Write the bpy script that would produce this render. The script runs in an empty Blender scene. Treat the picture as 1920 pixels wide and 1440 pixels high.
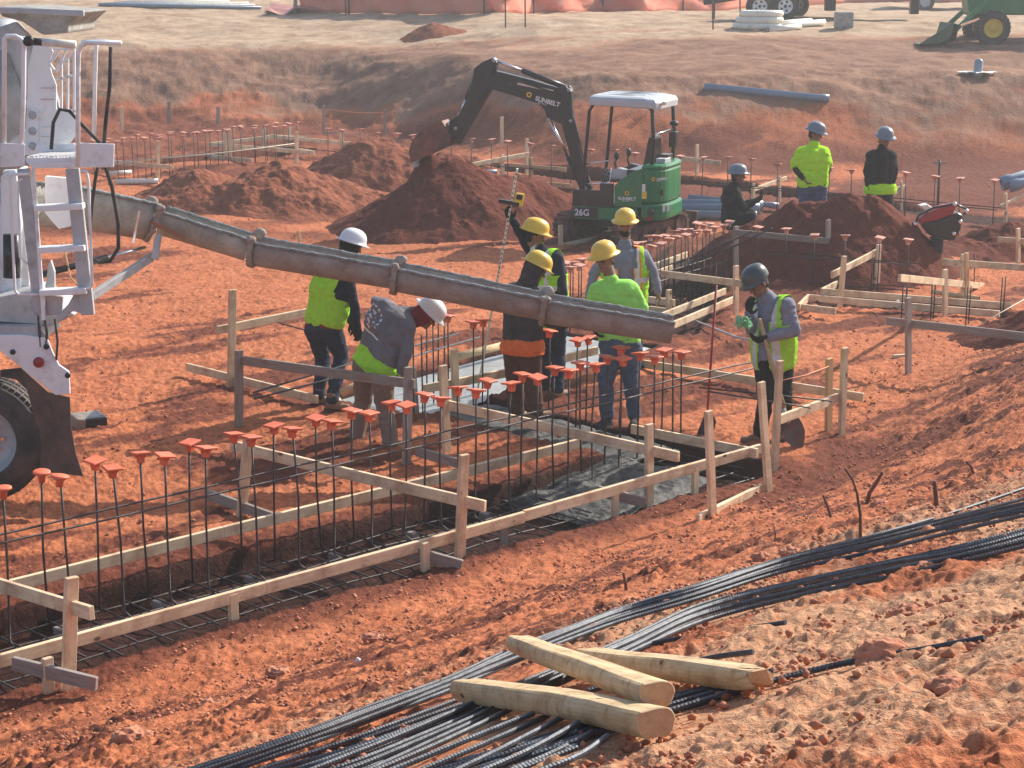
import bpy, math, random
import numpy as np
from mathutils import Vector, Matrix
R = math.radians
random.seed(7)
scene = bpy.context.scene
COL = scene.collection
# ------------------------------------------------------------- camera
F_PX, CAM_H, PITCH = 3500.0, 4.4, R(12.5)
cam_data = bpy.data.cameras.new("camera"); cam = bpy.data.objects.new("camera", cam_data); COL.objects.link(cam)
cam_data.sensor_width = 36.0; cam_data.lens = F_PX / 1920.0 * 36.0
cam_data.clip_start = 0.1; cam_data.clip_end = 2000
cam.location = (0, 0, CAM_H); cam.rotation_euler = (R(90) - PITCH, 0, 0)
scene.camera = cam
# ------------------------------------------------------------- light
SUN_AZ, SUN_EL = R(47), R(35)          # azimuth clockwise from +Y
world = bpy.data.worlds.new("World"); scene.world = world; world.use_nodes = True
wn = world.node_tree.nodes; wl = world.node_tree.links
bg = wn["Background"]; sky = wn.new("ShaderNodeTexSky"); sky.sky_type = 'NISHITA'; sky.sun_disc = False
sky.sun_elevation = SUN_EL; sky.sun_rotation = SUN_AZ
sky.air_density = 1.0; sky.dust_density = 2.0
wl.new(sky.outputs[0], bg.inputs[0]); bg.inputs[1].default_value = 0.13
sd = bpy.data.lights.new("sun", 'SUN'); sd.energy = 4.6; sd.angle = R(0.6); sd.color = (1.0, 0.92, 0.80)
sun = bpy.data.objects.new("sun", sd); COL.objects.link(sun)
sdir = Vector((math.sin(SUN_AZ) * math.cos(SUN_EL), math.cos(SUN_AZ) * math.cos(SUN_EL), math.sin(SUN_EL)))
sun.rotation_euler = (-sdir).to_track_quat('-Z', 'Y').to_euler(); sun.location = (20, 20, 30)
scene.render.engine = 'CYCLES'
scene.view_settings.view_transform = 'Standard'; scene.view_settings.look = 'None'
scene.view_settings.exposure = 0.60; scene.view_settings.gamma = 1.0
scene.cycles.volume_bounces = 0
scene.cycles.max_bounces = 6; scene.cycles.volume_step_rate = 4

# ------------------------------------------------------------- survey helpers: photograph position -> metres
def ray(px, py):
    x = (px - 960) / F_PX; y = (720 - py) / F_PX
    return Vector((x, math.cos(PITCH) + y * math.sin(PITCH), -math.sin(PITCH) + y * math.cos(PITCH)))
CAMP = Vector((0, 0, CAM_H))
def U(px, py, z=0.0):
    d = ray(px, py); return CAMP + d * ((z - CAM_H) / d.z)
def W(px, py, Y):
    d = ray(px, py); return CAMP + d * (Y / d.y)
def PL(px, py, P0, d2):                      # on the vertical plane through P0 along the horizontal direction d2
    n = Vector((-d2[1], d2[0], 0)); d = ray(px, py)
    return CAMP + d * ((Vector((P0[0], P0[1], 0)) - Vector((0, 0, 0))).dot(n) / d.dot(n))
AA = R(46)
DA = Vector((math.sin(AA), math.cos(AA), 0)); DB = Vector((-math.cos(AA), math.sin(AA), 0))
def AB(a, b, z=0.0): return DA * a + DB * b + Vector((0, 0, z))
# ------------------------------------------------------------- noise
def _h(ix, iy, iz, s):
    h = (ix * 374761393 + iy * 668265263 + iz * 2147483647 + s * 144665) & 0xFFFFFFFF
    h = ((h ^ (h >> 13)) * 1274126177) & 0xFFFFFFFF
    h = ((h ^ (h >> 16)) * 2246822519) & 0xFFFFFFFF
    return ((h ^ (h >> 15)) & 0xFFFFFF) / float(0xFFFFFF)
def vn3(x, y, z, s=0):
    xi = np.floor(x).astype(np.int64); yi = np.floor(y).astype(np.int64); zi = np.floor(z).astype(np.int64)
    fx = x - xi; fy = y - yi; fz = z - zi
    fx = fx * fx * (3 - 2 * fx); fy = fy * fy * (3 - 2 * fy); fz = fz * fz * (3 - 2 * fz)
    o = 0
    for a in (0, 1):
        for b in (0, 1):
            for c in (0, 1):
                o = o + _h(xi + a, yi + b, zi + c, s) * (fx if a else 1 - fx) * (fy if b else 1 - fy) * (fz if c else 1 - fz)
    return o * 2 - 1
def vn2(x, y, s=0):
    xi = np.floor(x).astype(np.int64); yi = np.floor(y).astype(np.int64)
    fx = x - xi; fy = y - yi
    fx = fx * fx * (3 - 2 * fx); fy = fy * fy * (3 - 2 * fy)
    o = 0
    for a in (0, 1):
        for b in (0, 1):
            o = o + _h(xi + a, yi + b, xi * 0, s) * (fx if a else 1 - fx) * (fy if b else 1 - fy)
    return o * 2 - 1
def fbm2(x, y, oc, s=0, g=0.5):
    o = 0; a = 1; t = 0
    for i in range(oc):
        c, sn = math.cos(.5 + i), math.sin(.5 + i)
        o = o + a * vn2((x * c - y * sn) * 2 ** i, (x * sn + y * c) * 2 ** i, s + i); t += a; a *= g
    return o / t
def sstep(x, a, b):
    t = np.clip((x - a) / (b - a), 0, 1); return t * t * (3 - 2 * t)
# ------------------------------------------------------------- terrain
def toe(a):
    return 9.55 + 0.0 * a + 2.4 * sstep(a, 12.3, 19.0) + 1.2 * sstep(a, 19, 26)
def base(x, y):
    x = np.asarray(x, float); y = np.asarray(y, float)
    a = x * DA.x + y * DA.y; b = x * DB.x + y * DB.y
    s = toe(a) - b
    z = 0.385 * np.where(s > 0, np.sqrt(np.maximum(s, 0) ** 2 + .16) - .4, 0)
    z = np.where(z > 2.5, 2.5 + 0.35 * (1 - np.exp(-(z - 2.5) / .35)), z)
    z = z + 0.35 * sstep(np.hypot((x - 4.7) / 3.0, (y - 28.0) / 2.6), 1.0, 0.2)
    # far bank
    t = x / np.maximum(y, 5)
    L = sstep(t, -0.12, 0.06)               # 0 left, 1 right
    Y0 = 47.5 - 8.2 * L; wd = 8.0 - 3.2 * L; zt = 2.0 - 0.32 * L
    wob = 0.9 * fbm2(x * .25, y * .25, 3, 5)
    u = (y + wob - Y0) / wd
    bank = sstep(u, 0, 1)
    z = z + (zt) * bank
    q = y - Y0 - wd; z = z + 0.10 * np.clip(.5 * (q + np.sqrt(q * q + 4)) , 0, 10.5) - .02
    z = z + .25 * sstep(y, 30, Y0)
    z = z + .12 * fbm2(x * .35, y * .35, 3, 9) * sstep(y, 24, 34)
    z = z + .05 * fbm2(x * .6, y * .6, 3, 11)
    return z
TR = []   # trenches: (P, dir, a0, a1, halfwidth, floor z)
def trench(P, Q, w, zf): P = Vector(P); Q = Vector(Q); d = (Q - P); L = d.length; d.normalize(); TR.append((P, d, L, w, zf))
def carve(x, y, z):
    m = np.zeros_like(z)
    for P, d, L, w, zf in TR:
        u = (x - P.x) * d.x + (y - P.y) * d.y; v = -(x - P.x) * d.y + (y - P.y) * d.x
        wob = .05 * vn2(u * 2.3, v * .5 + P.x, 3)
        e = np.minimum(np.minimum(u, L - u), (w / 2 + wob) - np.abs(v))
        k = sstep(e, -0.03, 0.06)
        z = z * (1 - k) + np.minimum(z, zf + .03 * vn2(x * 4, y * 4, 8)) * k
        m = np.maximum(m, k)
    return z, m
def gz(x, y): return float(base(np.array([x]), np.array([y]))[0])
def G(px, py, h=0.0):
    d = ray(px, py); lo, hi = 2.6, 150.0
    ts = np.geomspace(lo, hi, 260)
    for _ in range(3):
        z = base(d.x * ts, d.y * ts) + h; k = int(np.argmax(CAM_H + d.z * ts < z))
        if k == 0: k = 1
        lo, hi = ts[k - 1], ts[k]; ts = np.linspace(lo, hi, 40)
    return CAMP + d * float((lo + hi) / 2)
# ------------------------------------------------------------- materials
def mat(name, col, rough=.7, metal=0.0, col2=None, scale=8, bump=0.0, bscale=40, stretch=None, spec=.4, detail=6, rnd=0.0, dirt=None, dscale=3, damt=.5, wave=None):
    m = bpy.data.materials.new(name); m.use_nodes = True; nt = m.node_tree; N = nt.nodes; Lk = nt.links
    b = N["Principled BSDF"]; b.inputs["Roughness"].default_value = rough; b.inputs["Metallic"].default_value = metal
    b.inputs["Specular IOR Level"].default_value = spec
    tc = N.new("ShaderNodeTexCoord"); mp = N.new("ShaderNodeMapping"); Lk.new(tc.outputs["Object"], mp.inputs[0])
    if stretch: mp.inputs["Scale"].default_value = stretch
    oi = N.new("ShaderNodeObjectInfo")
    off = N.new("ShaderNodeVectorMath"); off.operation = 'MULTIPLY_ADD'
    cx = N.new("ShaderNodeCombineXYZ"); [Lk.new(oi.outputs["Random"], cx.inputs[i]) for i in range(3)]
    Lk.new(cx.outputs[0], off.inputs[0]); off.inputs[1].default_value = (37, 37, 37); Lk.new(mp.outputs[0], off.inputs[2])
    v = off.outputs[0]
    last = None
    if col2:
        n = N.new("ShaderNodeTexNoise"); n.inputs["Scale"].default_value = scale; n.inputs["Detail"].default_value = detail
        n.inputs["Roughness"].default_value = .62
        Lk.new(v, n.inputs["Vector"])
        cr = N.new("ShaderNodeValToRGB"); cr.color_ramp.elements[0].position = .36; cr.color_ramp.elements[1].position = .66
        cr.color_ramp.elements[0].color = (*col, 1); cr.color_ramp.elements[1].color = (*col2, 1)
        Lk.new(n.outputs[0], cr.inputs[0]); last = cr.outputs[0]
    if dirt:
        n2 = N.new("ShaderNodeTexNoise"); n2.inputs["Scale"].default_value = dscale; n2.inputs["Detail"].default_value = 8; n2.inputs["Roughness"].default_value = .7
        Lk.new(tc.outputs["Object"], n2.inputs["Vector"])
        mr = N.new("ShaderNodeMapRange"); mr.inputs[1].default_value = 1 - damt - .12; mr.inputs[2].default_value = 1 - damt + .14
        Lk.new(n2.outputs[0], mr.inputs[0])
        mx = N.new("ShaderNodeMix"); mx.data_type = 'RGBA'; Lk.new(mr.outputs[0], mx.inputs[0])
        if last: Lk.new(last, mx.inputs[6])
        else: mx.inputs[6].default_value = (*col, 1)
        mx.inputs[7].default_value = (*dirt, 1); last = mx.outputs[2]
    if rnd:
        hs = N.new("ShaderNodeHueSaturation")
        mr2 = N.new("ShaderNodeMapRange"); mr2.inputs[3].default_value = 1 - rnd; mr2.inputs[4].default_value = 1 + rnd
        Lk.new(oi.outputs["Random"], mr2.inputs[0]); Lk.new(mr2.outputs[0], hs.inputs["Value"])
        if last: Lk.new(last, hs.inputs["Color"])
        else: hs.inputs["Color"].default_value = (*col, 1)
        last = hs.outputs[0]
    if last: Lk.new(last, b.inputs["Base Color"])
    else: b.inputs["Base Color"].default_value = (*col, 1)
    if bump:
        n3 = N.new("ShaderNodeTexNoise"); n3.inputs["Scale"].default_value = bscale; n3.inputs["Detail"].default_value = 5
        Lk.new(v, n3.inputs["Vector"]); bp = N.new("ShaderNodeBump"); bp.inputs["Strength"].default_value = bump; bp.inputs["Distance"].default_value = .02
        Lk.new(n3.outputs[0], bp.inputs["Height"]); Lk.new(bp.outputs[0], b.inputs["Normal"])
    return m
DUST = (.42, .19, .11)
M = {}
M['wood'] = mat('fresh_pine', (.68, .50, .31), .75, 0, (.80, .65, .45), 3, .25, 60, (1.2, 14, 14), rnd=.12, dirt=(.36, .19, .10), dscale=3.1, damt=.41)
M['gwood'] = mat('weathered_wood', (.25, .215, .19), .85, 0, (.36, .31, .27), 4, .4, 60, (1.2, 16, 16), rnd=.14, dirt=(.3, .15, .09), dscale=3, damt=.36)
M['owood'] = mat('yellow_pine', (.50, .30, .15), .78, 0, (.62, .42, .24), 3, .3, 60, (1.2, 14, 14), rnd=.12)
M['post'] = mat('treated_round_timber', (.58, .42, .22), .75, 0, (.72, .55, .34), 3, .4, 60, (1.0, 12, 12), dirt=(.36, .19, .09), dscale=13, damt=.40)
M['postend'] = mat('timber_end_grain', (.48, .27, .14), .85, 0, (.58, .36, .2), 30, .3, 90)
M['rebar'] = mat('rusty_rebar', (.045, .042, .048), .5, .35, (.10, .075, .065), 25, .2, 120, rnd=.2)
M['nrebar'] = mat('black_mill_rebar', (.045, .052, .066), .52, .35, (.10, .11, .13), 18, .15, 120, rnd=.25)
M['cap'] = mat('orange_cap_plastic', (.78, .14, .055), .5, 0, (.70, .17, .09), 12, 0, rnd=.12, dirt=(.6, .3, .2), dscale=30, damt=.33)
M['capfar'] = mat('faded_orange_plastic', (.50, .19, .12), .65, 0, (.62, .34, .27), 12, rnd=.15)
M['concrete'] = mat('dried_concrete', (.25, .24, .22), .85, 0, (.42, .41, .38), 9, .6, 40)
M['blue'] = mat('blue_grey_pvc', (.19, .25, .33), .35, 0, (.24, .30, .37), 3, dirt=(.36, .25, .2), dscale=4, damt=.35)
M['pvc'] = mat('white_pvc', (.72, .70, .60), .4, 0, (.78, .76, .68), 5, dirt=(.5, .3, .2), dscale=6, damt=.35)
M['white'] = mat('white_truck_paint', (.80, .81, .84), .4, 0, (.86, .87, .89), 3, dirt=(.42, .38, .35), dscale=3, damt=.36)
M['steel'] = mat('grey_steel', (.42, .43, .45), .55, .15, (.52, .53, .55), 6, dirt=(.2, .18, .17), dscale=5, damt=.36)
M['blk'] = mat('black_enamel', (.018, .019, .022), .28, 0, (.03, .03, .034), 4, dirt=(.14, .08, .06), dscale=4, damt=.3)
M['rubber'] = mat('black_rubber', (.022, .024, .027), .75, 0, (.05, .045, .042), 10, .3, 40, dirt=(.12, .085, .07), dscale=4, damt=.42)
M['flap'] = mat('dusty_mudflap_rubber', (.055, .042, .038), .85, 0, (.09, .07, .06), 5, .2, 30, dirt=(.16, .10, .08), dscale=3, damt=.45)
M['trackr'] = mat('muddy_track', (.03, .028, .028), .8, 0, (.07, .05, .04), 10, .4, 40, dirt=(.22, .09, .055), dscale=6, damt=.48)
M['green'] = mat('green_enamel', (.012, .17, .062), .3, 0, (.018, .20, .075), 3, dirt=(.12, .17, .09), dscale=5, damt=.33)
M['roof'] = mat('pale_grey_roof', (.45, .48, .50), .35, 0, (.52, .54, .56), 3)
M['chrome'] = mat('chrome', (.75, .75, .78), .15, 1)
M['red'] = mat('red_paint', (.38, .025, .03), .4, 0, (.3, .03, .03), 5)
M['redlens'] = mat('red_lens', (.3, .02, .02), .2)
M['yellow'] = mat('yellow_paint', (.80, .55, .05), .5)
M['wtxt'] = mat('white_decal', (.75, .75, .75), .5)
M['skin'] = mat('brown_skin', (.23, .115, .07), .55, 0, (.27, .14, .085), 20)
M['lip'] = mat('lips', (.2, .07, .055), .5)
M['hair'] = mat('black_hair', (.012, .01, .01), .7, 0, None, 20, .5, 200)
def cloth(n, c, k=.8, r=.9): return mat(n, tuple(x * k for x in c), r, 0, c, 14, .35, 220, spec=.15)
M['lime'] = cloth('lime_mesh', (.42, .86, .05), .85); M['limeT'] = cloth('lime_cotton', (.40, .92, .16), .88)
M['limeY'] = cloth('neon_yellow_cotton', (.50, .95, .03), .88)
M['refl'] = mat('reflective_tape', (.62, .66, .68), .35, .2); M['orT'] = mat('orange_tape', (.9, .28, .04), .6)
M['navy'] = cloth('navy_cloth', (.022, .026, .045)); M['black'] = cloth('black_cloth', (.02, .02, .022))
M['grey'] = cloth('grey_fleece', (.19, .19, .215)); M['lgrey'] = cloth('grey_cotton', (.26, .27, .33))
M['dgrey'] = cloth('charcoal_cloth', (.065, .06, .065)); M['jeans'] = cloth('blue_denim', (.10, .14, .22), .7)
M['djeans'] = cloth('dark_denim', (.035, .05, .085), .7); M['brown'] = cloth('brown_canvas', (.12, .062, .045), .8)
M['khaki'] = cloth('khaki_canvas', (.27, .20, .16), .8); M['orange'] = cloth('orange_cotton', (.9, .2, .05))
M['maroon'] = cloth('maroon_cloth', (.25, .03, .04)); M['boot'] = mat('tan_boot_leather', (.2, .11, .06), .7, 0, (.28, .17, .1), 12, .3, 60)
M['hatY'] = mat('yellow_hardhat', (.78, .50, .05), .32, 0, (.74, .48, .07), 6, spec=.5); M['hatW'] = mat('white_hardhat', (.75, .76, .78), .3)
M['hatG'] = mat('grey_hardhat', (.17, .215, .26), .35); M['hatD'] = mat('dark_grey_hardhat', (.06, .075, .08), .35)
M['rope'] = mat('green_rope', (.25, .62, .33), .7); M['string'] = mat('orange_string', (.8, .3, .16), .7)
M['nstring'] = mat('pale_string', (.6, .55, .42), .8)
M['net'] = mat('orange_safety_mesh', (.72, .20, .13), .8, 0, (.6, .26, .18), 3, .4, 8)
M['rock'] = mat('red_clay_clod', (.36, .125, .068), .95, 0, (.54, .24, .14), 9, .8, 30)
M['root'] = mat('dry_root', (.12, .055, .035), .9, 0, (.2, .09, .06), 12, .5, 60)
M['paper'] = mat('white_scrap', (.75, .74, .7), .7)
def add_knots(m, scale=7):
    nt = m.node_tree; N = nt.nodes; b = N['Principled BSDF']; src = b.inputs['Base Color'].links[0].from_socket
    tc = N.new('ShaderNodeTexCoord'); mp = N.new('ShaderNodeMapping'); mp.inputs['Scale'].default_value = (.55, 1, 1); nt.links.new(tc.outputs['Object'], mp.inputs[0])
    oi = N.new('ShaderNodeObjectInfo'); ad = N.new('ShaderNodeVectorMath'); ad.operation = 'ADD'; nt.links.new(mp.outputs[0], ad.inputs[0]); nt.links.new(oi.outputs['Random'], ad.inputs[1])
    v = N.new('ShaderNodeTexVoronoi'); v.inputs['Scale'].default_value = scale; nt.links.new(ad.outputs[0], v.inputs['Vector'])
    r = N.new('ShaderNodeMapRange'); r.inputs[1].default_value = .07; r.inputs[2].default_value = .12; nt.links.new(v.outputs['Distance'], r.inputs[0])
    x = N.new('ShaderNodeMix'); x.data_type = 'RGBA'; nt.links.new(r.outputs[0], x.inputs[0]); x.inputs[6].default_value = (.16, .075, .03, 1); nt.links.new(src, x.inputs[7]); nt.links.new(x.outputs[2], b.inputs['Base Color'])
add_knots(M['post'], 9); add_knots(M['wood'], 6); add_knots(M['owood'], 6)
# ------------------------------------------------------------- mesh + object helpers
def mk(name, verts, faces, m=None, parent=None, smooth=False, mats=None, idx=None):
    me = bpy.data.meshes.new(name); me.from_pydata([tuple(v) for v in verts], [], [tuple(f) for f in faces]); me.update()
    o = bpy.data.objects.new(name, me); COL.objects.link(o)
    if mats: [me.materials.append(x) for x in mats]
    elif m: me.materials.append(m)
    if idx is not None: me.polygons.foreach_set("material_index", idx)
    if smooth: me.polygons.foreach_set("use_smooth", [True] * len(me.polygons))
    if parent: par(o, parent)
    return o
def par(o, p):
    o.parent = p; o.matrix_parent_inverse = TOTAL(p).inverted()
def TOTAL(p):
    m = p.matrix_basis.copy()
    if p.parent: m = TOTAL(p.parent) @ p.matrix_parent_inverse @ m
    return m
def tag(o, label, cat, group=None, kind=None):
    if label: o['label'] = label
    if cat: o['category'] = cat
    if group: o['group'] = group
    if kind: o['kind'] = kind
    return o
def empty(name, loc, label, cat, group=None):
    o = bpy.data.objects.new(name, None); COL.objects.link(o); o.location = loc; o.empty_display_size = .2
    return tag(o, label, cat, group)
class MB:
    def __init__(s): s.v = []; s.f = []; s.mi = []
    def add(s, vs, fs, mi=0):
        n = len(s.v); s.v += [Vector(v) for v in vs]; s.f += [tuple(i + n for i in f) for f in fs]; s.mi += [mi] * len(fs); return s
    def box(s, c, sz, rot=None, mi=0):
        c = Vector(c); h = Vector(sz) / 2
        vs = [Vector((x * h.x, y * h.y, z * h.z)) for x in (-1, 1) for y in (-1, 1) for z in (-1, 1)]
        if rot is not None: vs = [rot @ v for v in vs]
        return s.add([c + v for v in vs], [(0, 1, 3, 2), (4, 6, 7, 5), (0, 4, 5, 1), (2, 3, 7, 6), (0, 2, 6, 4), (1, 5, 7, 3)], mi)
    def bar(s, p, q, w, t, side=None, mi=0):             # box beam from p to q, width w along side, thickness t
        p = Vector(p); q = Vector(q); x = (q - p); L = x.length; x.normalize()
        sd = Vector(side) if side is not None else (Vector((0, 0, 1)) if abs(x.z) < .9 else Vector((1, 0, 0)))
        z = x.cross(sd).normalized(); y = z.cross(x).normalized()
        rot = Matrix((x, y, z)).transposed()
        return s.box((p + q) / 2, (L, w, t), rot, mi)
    def tube(s, pts, r, n=8, mi=0, cap=True):
        pts = [Vector(p) for p in pts]; rs = r if isinstance(r, (list, tuple)) else [r] * len(pts)
        vs = []; up = None
        for i, p in enumerate(pts):
            d = (pts[min(i + 1, len(pts) - 1)] - pts[max(i - 1, 0)])
            if d.length < 1e-9: d = Vector((0, 0, 1))
            d.normalize()
            if up is None: up = d.orthogonal().normalized()
            up = (up - d * up.dot(d)); 
            if up.length < 1e-6: up = d.orthogonal()
            up.normalize(); w = d.cross(up)
            for k in range(n):
                a = 2 * math.pi * k / n; vs.append(p + (up * math.cos(a) + w * math.sin(a)) * rs[i])
        fs = []
        for i in range(len(pts) - 1):
            for k in range(n):
                fs.append((i * n + k, i * n + (k + 1) % n, (i + 1) * n + (k + 1) % n, (i + 1) * n + k))
        if cap: fs.append(tuple(range(n - 1, -1, -1))); fs.append(tuple((len(pts) - 1) * n + k for k in range(n)))
        return s.add(vs, fs, mi)
    def cyl(s, p, q, r, n=16, mi=0): return s.tube([p, q], r, n, mi)
    def ell(s, c, rad, rot=None, n=12, mi=0):
        c = Vector(c); vs = []; fs = []; m = n // 2 + 1
        for i in range(1, m):
            th = math.pi * i / m
            for k in range(n):
                a = 2 * math.pi * k / n; v = Vector((rad[0] * math.sin(th) * math.cos(a), rad[1] * math.sin(th) * math.sin(a), rad[2] * math.cos(th)))
                vs.append(c + (rot @ v if rot is not None else v))
        t = Vector((0, 0, rad[2])); t = rot @ t if rot is not None else t
        vs += [c + t, c - t]; T = len(vs) - 2
        for i in range(m - 2):
            for k in range(n): fs.append((i * n + k, (i + 1) * n + k, (i + 1) * n + (k + 1) % n, i * n + (k + 1) % n))
        for k in range(n): fs.append((T, k, (k + 1) % n)); fs.append((T + 1, (m - 2) * n + (k + 1) % n, (m - 2) * n + k))
        return s.add(vs, fs, mi)
    def caps(s, p, r0, q, r1, n=12, mi=0):
        p = Vector(p); q = Vector(q); d = q - p; L = max(d.length, 1e-4); d = d / L
        pts = []; rs = []
        for i in range(5):
            a = math.pi / 2 * i / 5; pts.append(p - d * r0 * math.cos(a)); rs.append(max(r0 * math.sin(a), .0015))
        pts.append(p); rs.append(r0)
        pts.append(q); rs.append(r1)
        for i in range(4, -1, -1):
            a = math.pi / 2 * i / 5; pts.append(q + d * r1 * math.cos(a)); rs.append(max(r1 * math.sin(a), .0015))
        return s.tube(pts, rs, n, mi)
    def prism(s, poly, off, mi=0):                         # poly: list of 3D points (planar), off: extrusion vector
        poly = [Vector(p) for p in poly]; off = Vector(off); n = len(poly)
        nr = Vector((0, 0, 0))
        for i in range(n): nr += poly[i].cross(poly[(i + 1) % n])
        if nr.dot(off) > 0: poly = poly[::-1]
        vs = poly + [p + off for p in poly]
        fs = [tuple(range(n)), tuple(range(2 * n - 1, n - 1, -1))] + [(i + n, (i + 1) % n + n, (i + 1) % n, i) for i in range(n)]
        return s.add(vs, fs, mi)
    def lathe(s, c, axis, prof, n=24, mi=0, up=None):      # prof: (dist along axis, radius)
        axis = Vector(axis).normalized(); u = axis.orthogonal().normalized(); w = axis.cross(u); c = Vector(c); vs = []
        for h, r in prof:
            for k in range(n):
                a = 2 * math.pi * k / n; vs.append(c + axis * h + (u * math.cos(a) + w * math.sin(a)) * r)
        fs = [(i * n + k, i * n + (k + 1) % n, (i + 1) * n + (k + 1) % n, (i + 1) * n + k) for i in range(len(prof) - 1) for k in range(n)]
        return s.add(vs, fs, mi)
    def build(s, name, m, parent=None, smooth=False, bevel=0, label=None):
        mats = m if isinstance(m, list) else [m]
        o = mk(name, s.v, s.f, None, None, smooth, mats, s.mi)
        if bevel:
            b = o.modifiers.new('bevel', 'BEVEL'); b.width = bevel; b.segments = 2; b.limit_method = 'ANGLE'; b.angle_limit = R(35)
        if parent: par(o, parent)
        if label: o['label'] = label
        return o
    def voxel(s, name, m, parent, vox=.009, sm=4, noise=0, nsc=9, matfn=None, dele=None, thick=0):
        mats = m if isinstance(m, list) else [m]
        me = bpy.data.meshes.new('tmp'); me.from_pydata([tuple(v) for v in s.v], [], s.f)
        o = bpy.data.objects.new('tmp', me); COL.objects.link(o)
        r = o.modifiers.new('r', 'REMESH'); r.mode = 'VOXEL'; r.voxel_size = vox; r.use_smooth_shade = True
        if sm: q = o.modifiers.new('s', 'SMOOTH'); q.factor = .5; q.iterations = sm
        dg = bpy.context.evaluated_depsgraph_get(); dg.update()
        n = bpy.data.meshes.new_from_object(o.evaluated_get(dg)); n.name = name
        bpy.data.objects.remove(o); bpy.data.meshes.remove(me)
        co = np.empty(len(n.vertices) * 3); n.vertices.foreach_get('co', co); co = co.reshape(-1, 3)
        if noise:
            nn = np.empty(len(n.vertices) * 3); n.vertices.foreach_get('normal', nn); nn = nn.reshape(-1, 3)
            d = vn3(co[:, 0] * nsc, co[:, 1] * nsc, co[:, 2] * nsc * 1.9, 3) + .6 * vn3(co[:, 0] * nsc * 2.2, co[:, 1] * nsc * 2.2, co[:, 2] * nsc * 3.8, 4)
            d2 = 1 - 2 * np.abs(vn3(co[:, 0] * nsc * .9 + 3, co[:, 1] * nsc * .9, co[:, 2] * nsc * 2.4, 6))
            co = co + nn * ((d * .6 + d2 * .6) * noise)[:, None]; n.vertices.foreach_set('co', co.ravel())
        n.materials.clear(); [n.materials.append(x) for x in mats]
        if matfn or dele:
            fc = np.empty(len(n.polygons) * 3); n.polygons.foreach_get('center', fc); fc = fc.reshape(-1, 3)
            if matfn: n.polygons.foreach_set('material_index', matfn(fc).astype(np.int32))
        n.update()
        ob = bpy.data.objects.new(name, n); COL.objects.link(ob)
        if dele:
            import bmesh
            kill = dele(fc); bm = bmesh.new(); bm.from_mesh(n); bm.faces.ensure_lookup_table()
            bmesh.ops.delete(bm, geom=[bm.faces[i] for i in np.nonzero(kill)[0]], context='FACES')
            bm.to_mesh(n); bm.free()
        if thick:
            so = ob.modifiers.new('solid', 'SOLIDIFY'); so.thickness = thick
        if parent: par(ob, parent)
        return ob
def text(body, size, origin, xdir, ydir, m, parent, depth=.004, name='lettering', bold=0):
    cu = bpy.data.curves.new('t', 'FONT'); cu.body = body; cu.size = size; cu.extrude = depth; cu.offset = bold
    o = bpy.data.objects.new('t', cu); COL.objects.link(o)
    dg = bpy.context.evaluated_depsgraph_get(); dg.update()
    me = bpy.data.meshes.new_from_object(o.evaluated_get(dg)); bpy.data.objects.remove(o); bpy.data.curves.remove(cu)
    me.name = name; me.materials.clear(); me.materials.append(m)
    x = Vector(xdir).normalized(); y = Vector(ydir); y = (y - x * y.dot(x)).normalized(); z = x.cross(y)
    mt = Matrix((x, y, z)).transposed().to_4x4(); mt.translation = Vector(origin)
    me.transform(mt)
    ob = bpy.data.objects.new(name, me); COL.objects.link(ob); par(ob, parent); return ob
# ------------------------------------------------------------- trenches and ground sheet
ZT = 0.20
trench(AB(3.0, 10.80), AB(13.15, 10.80), 1.30, -.20)                 # main footing
trench(AB(11.75, 12.5), AB(17.7, 13.2), 1.30, -.14) if False else None
trench(AB(12.0, 14.5), AB(16.5, 15.35), 1.3, -.14)
trench(AB(12.75, 11.3), AB(12.75, 14.4), .9, -.14)
trench(U(1200, 620, 0), U(1345, 452, 0), 1.35, -.30)
trench(U(1380, 470, 0), U(1760, 500, 0), 1.2, -.2)
trench(U(1520, 556, 0), U(1920, 592, 0), .75, -.12)
trench(U(600, 292, 0.2), U(1300, 346, 0.2), 1.2, 0.0)
trench(U(1290, 346, 0.2), U(1920, 400, 0.2), 1.2, 0.0)
trench(U(190, 322, 0.1), U(560, 285, 0.1), 1.2, -.1)
trench(U(880, 352, 0.1), U(1070, 366, 0.1), 1.0, -.1)
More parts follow.
